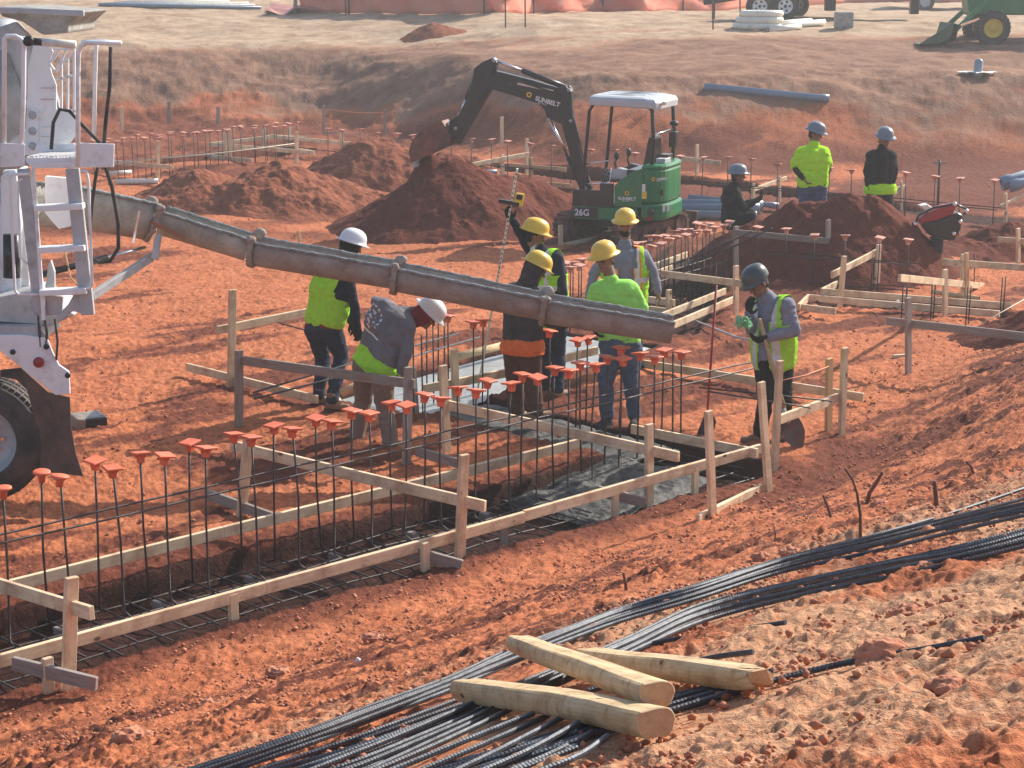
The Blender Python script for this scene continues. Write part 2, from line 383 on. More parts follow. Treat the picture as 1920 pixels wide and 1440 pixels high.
def ground():
    ys = [-14, -8, -5, -2, 0, 1.2, 2.2]; y = 2.6
    while y < 78: ys.append(y); y *= 1.00245
    while y < 165: ys.append(y); y *= 1.06
    ys = np.array(ys)
    t = np.concatenate([-np.geomspace(1.7, .33, 20), np.linspace(-.32, .32, 820), np.geomspace(.33, 1.7, 20)])
    X = t[None, :] * np.maximum(ys, 2.6)[:, None]; Y = np.repeat(ys[:, None], len(t), 1)
    Z = base(X, Y)
    a = X * DA.x + Y * DA.y; b = X * DB.x + Y * DB.y
    s = toe(a) - b
    slope = sstep(s, -.2, 1.2)
    quiet = np.ones_like(X)
    for line_ in (((330, 1466), (700, 1335), (1056, 1192), (1463, 1060), (1960, 935)), ((420, 1500), (820, 1362), (1172, 1214), (1484, 1106), (1960, 998)), ((600, 1460), (900, 1400), (1250, 1330), (1460, 1275)), ((850, 1290), (1250, 1360))):
        Pq = [G(*q) for q in line_]
        for i_ in range(len(Pq) - 1):
            p_, q_ = Pq[i_], Pq[i_ + 1]; dx, dy = q_.x - p_.x, q_.y - p_.y; u_ = np.clip(((X - p_.x) * dx + (Y - p_.y) * dy) / (dx * dx + dy * dy), 0, 1)
            quiet = np.minimum(quiet, .12 + .88 * sstep(np.hypot(X - p_.x - u_ * dx, Y - p_.y - u_ * dy), .10, .40))
    near = sstep(Y, 60, 20)
    # clods and scrape marks (streaks run along the footing)
    st = fbm2(a * .7, b * 3.4, 5, 21, .6) 
    st2 = fbm2(a * 3.0, b * 9.0, 3, 22)
    cl = fbm2(X * 5, Y * 5, 4, 31, .6); cl2 = fbm2(X * 14, Y * 14, 3, 41, .6)
    clod = np.maximum(cl - .12, 0) ** .8 * (.4 + .8 * sstep(fbm2(X * .7, Y * .7, 2, 44), -.25, .35))
    fine = fbm2(X * 40, Y * 40, 2, 51)
    rdg = np.maximum(.42 - np.abs(fbm2(a * 2.2 + .4 * cl, b * 6.5, 3, 57)), 0) * (cl > -.3)
    det = slope * quiet * (.050 * st + .024 * st2 + .045 * clod * sstep(Y, 4, 11) + .022 * clod + .020 * cl2 * (.5 + clod * 3) + .010 * cl2 + .008 * fine + .045 * rdg)
    flat = 1 - slope
    trk = np.sin((a * .96 + b * .25) * 2 * math.pi / .14) * sstep(np.abs(np.sin(b * .9 + .3 * fbm2(X * .3, Y * .3, 2, 3))), .80, .95)
    det += flat * (.022 * st2 + .036 * clod + .024 * cl2 + .024 * st + .005 * fine + .014 * rdg) * near
    bankm = sstep(Y, 38, 45)
    det += bankm * (.15 * fbm2(X * .32, Y * .8, 5, 61, .55) + .09 * fbm2(X * 1.5 + Y * .8, Y * 1.5, 4, 64, .6) + .08 * np.maximum(fbm2(X * 2.2, Y * 2.4, 4, 66), 0) + .03 * fbm2(X * 4.5, Y * 3.5, 4, 67, .6)) * (1 - .6 * sstep(Z, 1.9, 2.2))
    # churned soil close to the trenches
    Z2, m = carve(X, Y, Z + det)
    Z3 = Z2
    nr, nc = X.shape
    co = np.stack([X, Y, Z3], -1).reshape(-1, 3)
    i = np.arange(nr * nc).reshape(nr, nc)
    q = np.stack([i[:-1, :-1], i[:-1, 1:], i[1:, 1:], i[1:, :-1]], -1).reshape(-1, 4)
    me = bpy.data.meshes.new('ground'); me.vertices.add(len(co)); me.vertices.foreach_set('co', co.ravel())
    me.loops.add(q.size); me.loops.foreach_set('vertex_index', q.ravel().astype(np.int32))
    me.polygons.add(len(q)); me.polygons.foreach_set('loop_start', np.arange(0, q.size, 4, dtype=np.int32))
    me.polygons.foreach_set('loop_total', np.full(len(q), 4, dtype=np.int32)); me.update()
    me.polygons.foreach_set('use_smooth', np.ones(len(q), bool))
    # soil kinds: r = sandy tan, g = dark damp/fresh red plus painted trench shade, b = brown topsoil
    tan = slope * sstep(Z, .45, 1.7) * sstep(fbm2(a * .5, b * .9, 4, 71) + .45 * sstep(X + .15 * Y, -.8, 2.6), -.12, .42) * 1.0
    Zb = Z
    rr = sstep(X / np.maximum(Y, 1), -.08, .08); th_ = 2.02 + .42 * rr
    tanf = sstep(Zb + .30 * fbm2(X * .2, Y * .35, 4, 72) - th_, -.05, .45) * bankm
    tan = tan * .8
    brown = bankm * sstep(Zb + .8 * fbm2(X * .30, Y * .4, 5, 73) - .40 * rr + 1.0 * sstep(X / np.maximum(Y, 1), .14, .21), .55, 1.25) * (1 - tanf) * .92
    damp_shade = np.clip(.80 * sstep(fbm2(a * .30 + 4, b * 1.1, 6, 81, .68), -.06, .34) * flat + .95 * slope * sstep(fbm2(a * 1.2, b * 4.6, 6, 83, .72), -.06, .22) * (1 - .5 * sstep(Z, .6, 1.8)), 0, 1) * (1 - brown) * sstep(Y, 70, 40)
    damp_shade = np.maximum(damp_shade, m * 1.7)  # trench interior: shade painted in on top of the wet soil tone
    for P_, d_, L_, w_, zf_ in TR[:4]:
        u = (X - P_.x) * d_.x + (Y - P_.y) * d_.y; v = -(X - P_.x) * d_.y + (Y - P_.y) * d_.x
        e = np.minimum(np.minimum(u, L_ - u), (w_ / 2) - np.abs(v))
        damp_shade = np.maximum(damp_shade, 1.7 * sstep(e + .03 * vn2(X * 5, Y * 5, 89), -.12, -.03))  # same painted shade carried up the trench walls
        damp_shade = np.maximum(damp_shade, .75 * sstep(e + .25 * fbm2(X * 1.2, Y * 1.2, 3, 88), -.75, -.1))
    damp_shade = np.maximum(damp_shade, .9 * sstep(Y, 29, 33) * (1 - bankm) * sstep(fbm2(X * .4, Y * .4, 3, 85), -.4, .1))
    damp_shade = np.maximum(damp_shade, .62 * bankm * (1 - brown) * (1 - tanf))
    vc = np.stack([tan, damp_shade, brown, tanf], -1).reshape(-1, 4)
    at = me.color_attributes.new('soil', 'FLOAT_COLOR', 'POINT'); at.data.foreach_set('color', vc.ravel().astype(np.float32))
    m_ = bpy.data.materials.new('red_clay_ground'); m_.use_nodes = True; N = m_.node_tree.nodes; L = m_.node_tree.links
    bs = N['Principled BSDF']; bs.inputs['Roughness'].default_value = .95; bs.inputs['Specular IOR Level'].default_value = .12
    g = N.new('ShaderNodeNewGeometry')
    def noise(sc, det, ro=.6, vec=None):
        n = N.new('ShaderNodeTexNoise'); n.inputs['Scale'].default_value = sc; n.inputs['Detail'].default_value = det; n.inputs['Roughness'].default_value = ro
        L.new(vec or g.outputs['Position'], n.inputs['Vector']); return n.outputs[0]
    def ramp(src, c0, c1, p0=.35, p1=.65):
        r = N.new('ShaderNodeValToRGB'); r.color_ramp.elements[0].position = p0; r.color_ramp.elements[1].position = p1
        r.color_ramp.elements[0].color = (*c0, 1); r.color_ramp.elements[1].color = (*c1, 1); L.new(src, r.inputs[0]); return r.outputs[0]
    def mix(f, a_, b_):
        x = N.new('ShaderNodeMix'); x.data_type = 'RGBA'; L.new(f, x.inputs[0]); L.new(a_, x.inputs[6]); L.new(b_, x.inputs[7]); return x.outputs[2]
    n1 = noise(1.3, 9, .68); n2 = noise(14, 6, .7); n3 = noise(70, 4, .7)
    red = ramp(n1, (.39, .108, .045), (.58, .202, .094)); red2 = ramp(n2, (.22, .058, .027), (.61, .228, .11), .36, .60)
    half = N.new('ShaderNodeValue'); half.outputs[0].default_value = .5
    redm = mix(half.outputs[0], red, red2)
    tanc = ramp(n2, (.42, .20, .11), (.60, .345, .205), .3, .68); damp_shade_c = ramp(n2, (.11, .032, .021), (.21, .064, .036), .3, .7)
    brc = ramp(n1, (.19, .092, .060), (.33, .185, .12), .36, .62)
    ca = N.new('ShaderNodeVertexColor'); ca.layer_name = 'soil'; sp = N.new('ShaderNodeSeparateColor'); L.new(ca.outputs[0], sp.inputs[0])
    def brk(ch, src, k=1.3):    # break the mask up with noise
        ma = N.new('ShaderNodeMath'); ma.operation = 'MULTIPLY_ADD'; L.new(src, ma.inputs[0]); ma.inputs[1].default_value = k; 
        sub = N.new('ShaderNodeMath'); sub.operation = 'SUBTRACT'; L.new(sp.outputs[ch], sub.inputs[0]); sub.inputs[1].default_value = k * .5
        L.new(sub.outputs[0], ma.inputs[2]); 
        mr = N.new('ShaderNodeMapRange'); mr.inputs[1].default_value = .25; mr.inputs[2].default_value = .75; mr.interpolation_type = 'SMOOTHSTEP'; L.new(ma.outputs[0], mr.inputs[0]); return mr.outputs[0]
    tanf = ramp(n1, (.32, .21, .135), (.55, .41, .285), .34, .66)
    sp3 = sp; al = N.new('ShaderNodeMapRange'); L.new(ca.outputs['Alpha'], al.inputs[0]); al.interpolation_type = 'SMOOTHSTEP'; al.inputs[1].default_value = .1; al.inputs[2].default_value = .8
    c = mix(brk(1, n2), redm, damp_shade_c); dk = N.new('ShaderNodeMapRange'); L.new(sp.outputs[1], dk.inputs[0]); dk.inputs[1].default_value = 1.05; dk.inputs[2].default_value = 1.6
    deep = ramp(n2, (.026, .010, .008), (.06, .021, .015)); c = mix(dk.outputs[0], c, deep); c = mix(brk(2, n1), c, brc); c = mix(brk(0, n2, 1.0), c, tanc); c = mix(al.outputs[0], c, tanf)  # deep: wet soil colour with the trench shade painted into it
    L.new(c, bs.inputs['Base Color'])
    bp = N.new('ShaderNodeBump'); bp.inputs['Strength'].default_value = 1.0; bp.inputs['Distance'].default_value = .035; L.new(n2, bp.inputs['Height'])
    bp2 = N.new('ShaderNodeBump'); bp2.inputs['Strength'].default_value = .6; bp2.inputs['Distance'].default_value = .006; L.new(n3, bp2.inputs['Height']); L.new(bp.outputs[0], bp2.inputs['Normal'])
    L.new(bp2.outputs[0], bs.inputs['Normal'])
    me.materials.append(m_)
    o = bpy.data.objects.new('ground', me); COL.objects.link(o); o['kind'] = 'structure'; o['label'] = 'red clay ground of the excavated pit'
    return o
GROUND = ground()
# ------------------------------------------------------------- fresh soil heaps
M['heap'] = mat('fresh_red_soil', (.115, .031, .021), .97, 0, (.16, .048, .030), 7, .9, 26, spec=.08)
M['heap2'] = mat('dry_red_soil', (.17, .056, .034), .97, 0, (.31, .11, .06), 5, .9, 22, spec=.08)
def heap(name, parts, m, label, seed, noise=.10, res=150, group='heaps of dug red soil'):
    # parts: (x, y, rx, ry, h)
    x0 = min(p[0] - p[2] for p in parts) - .4; x1 = max(p[0] + p[2] for p in parts) + .4
    y0 = min(p[1] - p[3] for p in parts) - .4; y1 = max(p[1] + p[3] for p in parts) + .4
    xs = np.linspace(x0, x1, res); ys = np.linspace(y0, y1, res); X, Y = np.meshgrid(xs, ys)
    H = np.full_like(X, -.3)
    for (cx, cy, rx, ry, h) in parts:
        r = np.hypot((X - cx) / rx, (Y - cy) / ry) + .14 * fbm2(X * .9, Y * .9, 4, seed)
        hh = h * (1.03 - np.sqrt(r * r + .012)) 
        H = np.maximum(H, hh)
    top = sstep(H, -.1, .3)
    H = H + top * (noise * fbm2(X * 1.8, Y * 1.8, 4, seed + 5) + .09 * np.maximum(fbm2(X * 5, Y * 5, 3, seed + 9) - .1, 0) + .02 * fbm2(X * 12, Y * 12, 2, seed + 3))
    zb = base(X, Y); Z = zb + H
    keep = H > -.12
    i = np.arange(res * res).reshape(res, res)
    q = np.stack([i[:-1, :-1], i[:-1, 1:], i[1:, 1:], i[1:, :-1]], -1).reshape(-1, 4)
    kq = keep.ravel()[q].any(1); q = q[kq]
    used = np.unique(q); mp = -np.ones(res * res, int); mp[used] = np.arange(len(used))
    co = np.stack([X, Y, Z], -1).reshape(-1, 3)[used]
    o = mk(name, co.tolist(), mp[q].tolist(), m, None, True)
    return tag(o, label, 'dirt pile', group)
# ------------------------------------------------------------- boards, stakes, batter boards
def board(p, q, m, parent, h=.089, t=.038, name='board', away=None, bow=0):
    """a sawn board on edge: p,q = ends of its top edge on the side towards the viewer"""
    p = Vector(p); q = Vector(q); x = (q - p); L = x.length; x.normalize()
    n = Vector((-x.y, x.x, 0)).normalized()
    if n.y < 0: n = -n
    z = Vector((0, 0, 1)); z = (z - x * z.dot(x)).normalized(); y = z.cross(x)
    if y.dot(n) < 0: off = -y * t / 2
    else: off = y * t / 2
    ns = max(2, int(L / .4)); vs = []; fs = []
    rb = random.uniform(-1, 1) * .0015 * L
    for i in range(ns + 1):
        u = i / ns; w = math.sin(u * math.pi) * (bow if bow else rb)
        for (a, b) in ((-.5, -.5), (.5, -.5), (.5, .5), (-.5, .5)): vs.append((u * L - L / 2, a * t + w, b * h + w * .4))
    for i in range(ns):
        for k in range(4): fs.append((i * 4 + k, i * 4 + (k + 1) % 4, i * 4 + 4 + (k + 1) % 4, i * 4 + 4 + k)[::-1])
    fs.append((0, 1, 2, 3)); fs.append(tuple(ns * 4 + k for k in (3, 2, 1, 0)))
    o = mk(name, vs, fs, m)
    c = (p + q) / 2 + off - z * h / 2
    mt = Matrix((x, y, z)).transposed().to_4x4(); mt.translation = c; o.matrix_basis = mt
    b = o.modifiers.new('bevel', 'BEVEL'); b.width = .004; b.segments = 1
    if parent: par(o, parent)
    return o
def stake(base_, top, m, parent, w=.089, t=.038, face='B', name='stake', deep=.15):
    base_ = Vector(base_); top = Vector(top); x = (top - base_); L = x.length; x.normalize()
    fn = {'B': -DB, 'A': -DA, 'C': Vector((0, -1, 0))}[face] if isinstance(face, str) else Vector(face)
    y = fn - x * fn.dot(x); y.normalize(); z = x.cross(y)
    mb = MB(); o = mb.box((0, 0, 0), (L + deep, t, w)).build(name, m)
    mt = Matrix((x, y, z)).transposed().to_4x4(); mt.translation = (base_ - x * deep + top) / 2; o.matrix_basis = mt
    b = o.modifiers.new('bevel', 'BEVEL'); b.width = .004; b.segments = 1
    if parent: par(o, parent)
    return o
WD = {'f': 'wood', 'g': 'gwood', 'o': 'owood'}
def stk_pts(s):
    # s = (px,ybase,ytop[,dx_top[,zground]])
    px, yb, yt = s[:3]; dx = s[3] if len(s) > 3 else 0
    P = G(px, yb) if len(s) < 5 or s[4] is None else U(px, yb, s[4])
    T = W(px + dx, yt, P.y)
    return P, T
def batter(label, stakes, crosses, k='f', group='batter boards on stakes', face='B', w=.089, dirn=None, name='batter_board', cat='batter board', front=True):
    S = [stk_pts(s) for s in stakes]
    root = empty(name, (S[0][0].x, S[0][0].y, S[0][0].z), label, cat, group)
    for i, (P, T) in enumerate(S):
        kk = k if len(stakes[i]) < 6 else stakes[i][5]
        stake(P, T, M[WD[kk]], root, w=w, face=face)
    P0 = S[0][0]
    if dirn is None:
        d = (S[1][0] - S[0][0]) if len(S) > 1 else {'B': DB, 'A': DA}[face]
    else: d = {'A': DA, 'B': DB}[dirn] if isinstance(dirn, str) else Vector(dirn)
    d = Vector((d.x, d.y, 0)).normalized(); n = Vector((-d.y, d.x, 0)); n = n if n.y > 0 else -n
    off = n * (.022 if front else -.062)
    for c in crosses:
        x0, y0, x1, y1 = c[:4]; h = c[4] if len(c) > 4 and c[4] else .089; kk = c[5] if len(c) > 5 else k
        a = PL(x0, y0, P0 + off, d); b = PL(x1, y1, P0 + off, d)
        board(a, b, M[WD[kk]], root, h=h, name='cross_board')
    return root
def form(label, pts, k='f', group='low form boards along the footings', stubs=(), h=.089, name='form_board'):
    """pts: list of (x0,y0,x1,y1,z0[,z1])"""
    p0 = U(pts[0][0], pts[0][1], pts[0][4]); root = empty(name, (p0.x, p0.y, gz(p0.x, p0.y)), label, 'form board', group)
    for p in pts:
        z1 = p[5] if len(p) > 5 else p[4]
        board(U(p[0], p[1], p[4]), U(p[2], p[3], z1), M[WD[k]], root, h=h)
    for (px, yt, z, kk) in stubs:
        T = U(px, yt, z); P = Vector((T.x, T.y, gz(T.x, T.y))); f = -DB
        stake(P + f * .022, T + f * .022 + Vector((0, 0, .01)), M[WD[kk]], root, w=.07, face='B', deep=.25)
    return root
# ---- main footing
form('near form board of the main footing, bottom left corner to the man with the shovel', [(-160, 1272, 500, 1092, ZT), (500, 1092, 985, 960, ZT), (985, 958, 1429, 833, ZT)], stubs=((433, 1114, .17, 'f'), (942, 970, .17, 'g'), (1150, 914, .17, 'f'), (1300, 876, .15, 'f')))
form('far form board of the main footing behind the capped upright bars', [(-140, 1128, 420, 988, ZT), (420, 988, 745, 908, ZT), (745, 908, 1092, 822, ZT)], stubs=())
s_ = AB(9.05, 11.36); 
form('short end form board closing the main footing under the pouring chute', [(1182, 796, 1418, 842, ZT)], 'f')
batter('batter board at the bottom left end of the footing, stake nearest the camera', [(128, 1292, 1082, 6), (-190, 1120, 930, 0)], [(-230, 1018, 166, 1138)])
batter('batter board over the middle of the main footing with its far stake leaning', [(862, 1046, 852, 8), (452, 968, 820, 14)], [(430, 826, 908, 940)])
batter('batter board left of the dark wet concrete, before the man in brown trousers', [(1217, 930, 795, 0), (838, 850, 685, -8)], [(832, 750, 1271, 848)])
batter('thin split stake with gray scraps nailed across, left of the brown trousers', [(855, 760, 655, -4), (778, 770, 690, -6, None, 'g')], [(796, 722, 952, 692, .089), (950, 692, 1122, 650, .089)], dirn='A', face='B')
batter('gray weathered batter board beside the two bending workers', [(448, 802, 657), (762, 870, 688, 4)], [(452, 668, 775, 712)], 'g')
form('pale board lying on the clay behind the gray batter board', [(347, 681, 592, 742, .13)])
batter('tall pale stake with a cross board, leftmost of the standing timber behind the chute', [(433, 727, 543, 3)], [(408, 612, 640, 566)], dirn='A')
form('gray scrap board in front of the leftmost big wheel side of the footing', [(385, 918, 508, 962, .10)], 'g')
form('gray board under the split stake beside the footing', [(778, 838, 862, 862, .12)], 'g')
form('gray scrap board nailed low across the nearest stake', [(22, 1233, 180, 1272, .20, .12)], 'g', stubs=((85, 1234, .2, 'f'),))
form('gray scrap board propped against the near form board at mid picture', [(757, 1021, 868, 1052, .17, .06)], 'g', stubs=((793, 1018, .19, 'f'),))
form('gray scrap board against the near form board below the wet concrete', [(1122, 912, 1212, 934, .17, .08)], 'g')
# ---- right of the footing: raised boards at the foot of the slope
batter('two slanting boards and three stakes in front of the man with the shovel', [(1336, 968, 770, -8), (1441, 918, 716, -14), (1452, 880, 676, 10)], [(1312, 966, 1432, 908, .07)], dirn=(G(1441, 918) - G(1336, 968)), w=.08)
batter('board rising to a pair of stakes behind the shovel blade', [(1578, 815, 652, 6), (1553, 808, 672, 2, None, 'o')], [(1455, 782, 1574, 738)], dirn=(U(1574, 760, .3) - U(1455, 805, .3)), w=.085)
form('long pale board on the clay behind the man with the shovel', [(1195, 674, 1618, 738, .12)])
batter('gray batter board on the right edge above the slope', [(1703, 702, 558)], [(1662, 595, 1960, 628)], 'g')
# ---- middle trench
form('pair of pale form boards running away from the chute mouth', [(1265, 603, 1384, 553, .16), (1240, 588, 1362, 540, .16)])
batter('batter board over the dark trench behind the man with the shovel', [(1380, 590, 498)], [(1238, 507, 1425, 530)], front=False)
batter('small stub of boards beside the hand of the man in gray sleeves', [(1254, 600, 543)], [(1215, 556, 1263, 562), (1215, 574, 1262, 580)])
batter('weathered batter board in front of the right hand soil heap', [(1380, 520, 424, 0, None, 'g'), (1553, 505, 412)], [(1376, 430, 1556, 447)], 'g', front=False)
form('far form board of the trench below the right hand soil heap', [(1330, 486, 1476, 504, .14), (1476, 504, 1622, 524, .14)], 'g')
form('pale boards at the left end of the dark trench', [(1236, 506, 1308, 480, .14), (1222, 496, 1290, 472, .14)])
batter('pale board slanting up between two stakes right of the gray cap worker', [(1575, 574, 480, 8), (1644, 541, 458, 4)], [(1562, 510, 1648, 466)], dirn=(G(1644, 541) - G(1575, 574)))
form('inner form board of the right hand footing', [(1543, 541, 1896, 568, .14), (1543, 541, 1577, 524, .14)], 'f')
form('outer form board of the right hand footing', [(1512, 552, 1874, 583, .14), (1498, 570, 1566, 578, .12), (1500, 570, 1518, 552, .14)], 'f')
batter('batter board over the right hand footing', [(1772, 596, 505), (1812, 562, 474, 0, None, 'o')], [(1690, 514, 1960, 543)])
batter('long board and post behind the right hand batter board', [(1806, 556, 476)], [(1766, 485, 1960, 499)], front=False)
batter('cut board nailed to a post at the right edge', [(1909, 494, 428)], [(1870, 444, 1935, 449)])
batter('thin pale frame near the right edge beyond the tamper', [(1886, 428, 362)], [(1878, 384, 1935, 356, .05)], dirn='A', w=.06)
batter('little stake with two short boards behind the black hooded man', [(1690, 384, 340)], [(1668, 356, 1700, 346, .05), (1670, 368, 1698, 348, .05)], dirn='A', w=.05, k='f')
batter('pale slanting board on thin stakes right of the crouching man', [(1413, 400, 344, 0), (1462, 380, 330, 0)], [(1410, 354, 1476, 330, .07)], w=.05)
batter('stake and board left of the excavator track', [(1051, 462, 422)], [(1056, 457, 1128, 441)], dirn='A')
# ---- beyond the heaps
L2 = 'batter boards in the far part of the pit'
batter('lone stake left of the boom, standing in front of the far bank', [(941, 276, 219)], [], group=L2, name='survey_stake', cat='stake')
batter('two pale boards lapped end to end between the bucket and the boom', [(942, 352, 290, 0), (988, 328, 260)], [(865, 309, 945, 294), (943, 294, 994, 285)], group=L2, dirn='A', front=False)
batter('long reddish board behind the dark heap, left of the boom', [(995, 358, 295)], [(893, 332, 1070, 345), (955, 306, 1060, 314)], 'o', group=L2)
batter('thin lath behind the dark heap', [(917, 352, 320)], [], group=L2, w=.03, name='survey_stake', cat='stake')
batter('far batter board whose stake stands just left of the middle heap', [(640, 298, 247)], [(505, 252, 676, 268)], group=L2)
batter('far batter board with a stake behind the left heap', [(556, 318, 247)], [(391, 267, 587, 283)], group=L2)
batter('far batter board with two joined stakes above the left heap', [(431, 302, 240), (423, 300, 244, 0)], [(260, 277, 469, 297)], group=L2)
batter('far batter board just right of the white platform', [(296, 342, 264)], [(195, 299, 322, 310)], group=L2)
batter('pale form board with a slim stake in the far left footing', [(495, 275, 236), (543, 268, 238)], [(391, 268, 512, 253), (512, 253, 600, 256)], group=L2, dirn='A')
form('short board end at the far footing', [(560, 278, 588, 283, .45)], group=L2)
batter('gray frame with orange line across the far bank', [(607, 248, 198, 0), (722, 257, 206)], [(605, 247, 724, 254, .06)], 'g', group=L2, w=.06)
batter('stake and board half hidden behind the excavator', [(1307, 330, 271)], [(1268, 292, 1350, 302)], group=L2)
for px, yb, yt, kk, lb in ((228, 246, 200, 'f', 'pale stake on the left bank'), (317, 226, 190, 'g', 'gray stake on the left bank'), (409, 236, 200, 'g', 'short gray stake on the left bank near the far caps')):
    batter(lb, [(px, yb, yt)], [], kk, group='stakes on the left bank', name='survey_stake', cat='stake')
batter('orange tipped stake poking out behind the chute', [(566, 478, 432, -6)], [], 'o', w=.05, group='batter boards on stakes', name='survey_stake', cat='stake')
# strings
def line(label, pts, r, m, name='string_line', cat='string'):
    o = MB().tube(pts, r, 5).build(name, m, None, True); return tag(o, label, cat)
P1 = W(1462, 714, G(1452, 880).y); P2 = W(1556, 686, G(1553, 808).y)
line('orange string between the stakes in front of the shovel', [P1, (P1 + P2) / 2 + Vector((0, 0, -.02)), P2], .004, M['string'])
line('orange line strung between the gray stakes on the far bank', [W(608, 204, G(607, 248).y), W(665, 211, G(665, 252).y), W(723, 212, G(722, 257).y)], .012, M['string'])
line('pale string from the gray batter board up to the right edge', [U(1840, 607, .55), U(1935, 553, .55)], .006, M['nstring'])
line('pale string over the far left batter boards', [U(180, 308, .5), U(430, 285, .55), U(560, 268, .6)], .01, M['nstring'])
# ------------------------------------------------------------- rebar cages with caps
def cap_mesh(m, rnd=False, s=.062):
    mb = MB()
    if rnd:
        mb.lathe((0, 0, 0), (0, 0, 1), [(-.075, .001), (-.075, .022), (-.03, .028), (-.012, .05), (-.008, .062), (.004, .062), (.009, .055), (.010, .001)], 20)
    else:
        r = []; 
        for z, q in ((-.078, .022), (-.03, .026), (-.018, .034), (-.012, s), (.0, s + .001), (.004, s - .004)):
            r.append([(x * q, y * q, z) for x, y in ((-1, -1), (1, -1), (1, 1), (-1, 1))])
        vs = [v for q in r for v in q]; fs = [(i * 4 + k, i * 4 + (k + 1) % 4, i * 4 + 4 + (k + 1) % 4, i * 4 + 4 + k) for i in range(len(r) - 1) for k in range(4)]
        fs += [(3, 2, 1, 0), tuple(len(vs) - 4 + k for k in range(4))]; mb.add(vs, fs)
        for k in range(4):
            a = k * math.pi / 2; mb.box((math.cos(a) * .03, math.sin(a) * .03, -.028), (.03, .004, .026), Matrix.Rotation(a, 3, 'Z'))
    o = mb.build('rebar_cap', m, None, rnd, 0 if rnd else .003); return o
CAPS = {}
def cap(P, label, group, kind='sq', rot=None, sc=1, parent=None):
    if kind not in CAPS:
        o = cap_mesh(M['capfar'] if kind == 'far' else M['cap'], kind == 'rd'); CAPS[kind] = o
    else:
        o = CAPS[kind].copy(); o.parent = None; COL.objects.link(o)
        if 'label' in o.keys(): del o['label']
    o.location = P; o.rotation_euler = (random.uniform(-.15, .15), random.uniform(-.15, .15), (AA * -1 if rot is None else rot) + random.uniform(-.25, .25)); o.scale = (sc,) * 3
    o.name = 'rebar_cap'
    if kind == 'rd': o['label'] = 'round topped cap'
    par(o, parent)
    return o
def rod(mb, p, q, r, bend=.006, n=6):
    p = Vector(p); q = Vector(q); L = (q - p).length; k = max(2, int(L / .35)); d = (q - p).orthogonal().normalized()
    e = (q - p).normalized().cross(d); ph = random.uniform(0, 6)
    pts = [p + (q - p) * i / k + (d * math.sin(ph + i * 1.3) + e * math.cos(ph + i * .9)) * bend * (1 if 0 < i < k else .3) for i in range(k + 1)]
    return mb.tube(pts, r, n)
def cage_main():
    root = empty('rebar_cage', AB(9, 11.2, -.14), 'long rebar cage with two rows of upright bars standing in the main footing', 'rebar cage')
    zf = -.13; tops = []
    # uprights measured on the photograph (cap centre), back row b=11.3, front row b=11.1
    back = [78, 178, 263, 355, 438, 513, 592, 660, 733, 797, 858, 915, 980, 1040, 1088, 1140, 1165]
    by = [885, 862, 848, 828, 812, 796, 782, 768, 753, 738, 725, 712, 700, 688, 679, 668, 650]
    front = [5, 113, 211, 309, 386, 471, 548, 622, 692, 762, 827, 893, 958, 1008, 1067, 1117, 1168]
    fy = [915, 893, 876, 852, 838, 818, 802, 788, 773, 758, 745, 730, 717, 706, 693, 682, 671]
    g = 'orange caps on the bars of the main footing'
    n = 0
    for row, xs, ys_, b0 in ((0, front, fy, 11.12), (1, back, by, 11.32)):
        for px, py in zip(xs, ys_):
            T = PL(px, py, AB(0, b0), DA); Bt = Vector((T.x, T.y, -.14)) + DA * random.uniform(-.04, .04)
            mb = MB(); k = [Bt + DB * (-.12 if row == 0 else .1) + Vector((0, 0, -.0)), Bt + Vector((0, 0, .04)), Bt.lerp(T, .5) + DA * random.uniform(-.02, .02) + DB * random.uniform(-.015, .015), T]
            ub = mb.tube(k, .0085, 7).build('upright_bar', M['rebar'], root, True)
            kd = 'rd' if px < 120 and n < 99 and px in (5, 78, 113) else 'sq'
            if kd == 'rd': lb = {5: 'round orange cap at the left edge of the picture', 78: 'round topped orange cap, farther one of the pair right of the truck tyre', 113: 'round topped orange cap, nearer one of the pair right of the truck tyre'}[px]
            elif px == 1165: lb = 'orange cap right below the mouth of the chute'
            else: lb = 'square orange cap on an upright bar in the %s row of the main footing' % ('front' if row == 0 else 'back')
            cap(T, lb, g, kd, parent=ub); n += 1
    for b0, z in ((11.13, .60), (11.31, .61)):
        rod(MB(), AB(3.2, b0 - .02, z), AB(14.6, b0 - .02, z + .03), .0085, .006).build('long_bar', M['rebar'], root, True)
    for b0 in (10.3, 10.55, 10.8, 11.05, 11.3):
        rod(MB(), AB(3.2, b0, zf), AB(13.1, b0, zf), .0085, .01).build('floor_bar', M['rebar'], root, True)
    a = 3.5
    while a < 13.0:
        rod(MB(), AB(a, 10.18 + random.uniform(0, .06), zf + .018), AB(a, 11.42, zf + .018), .0075, .006).build('cross_bar', M['rebar'], root, True)
        rod(MB(), AB(a + .2, 10.5, zf + .03), AB(a + .2, 11.36, zf + .03), .0075, .004).build('cross_bar', M['rebar'], root, True); a += .41
    a = 3.9
    while a < 12.4:
        mb = MB(); mb.box(AB(a, 11.16, zf - .01), (.09, .07, .06), Matrix.Rotation(-AA, 3, 'Z')).build('spacer_block', M['gwood'], root, False, .008); a += .82
    return root
cage_main()
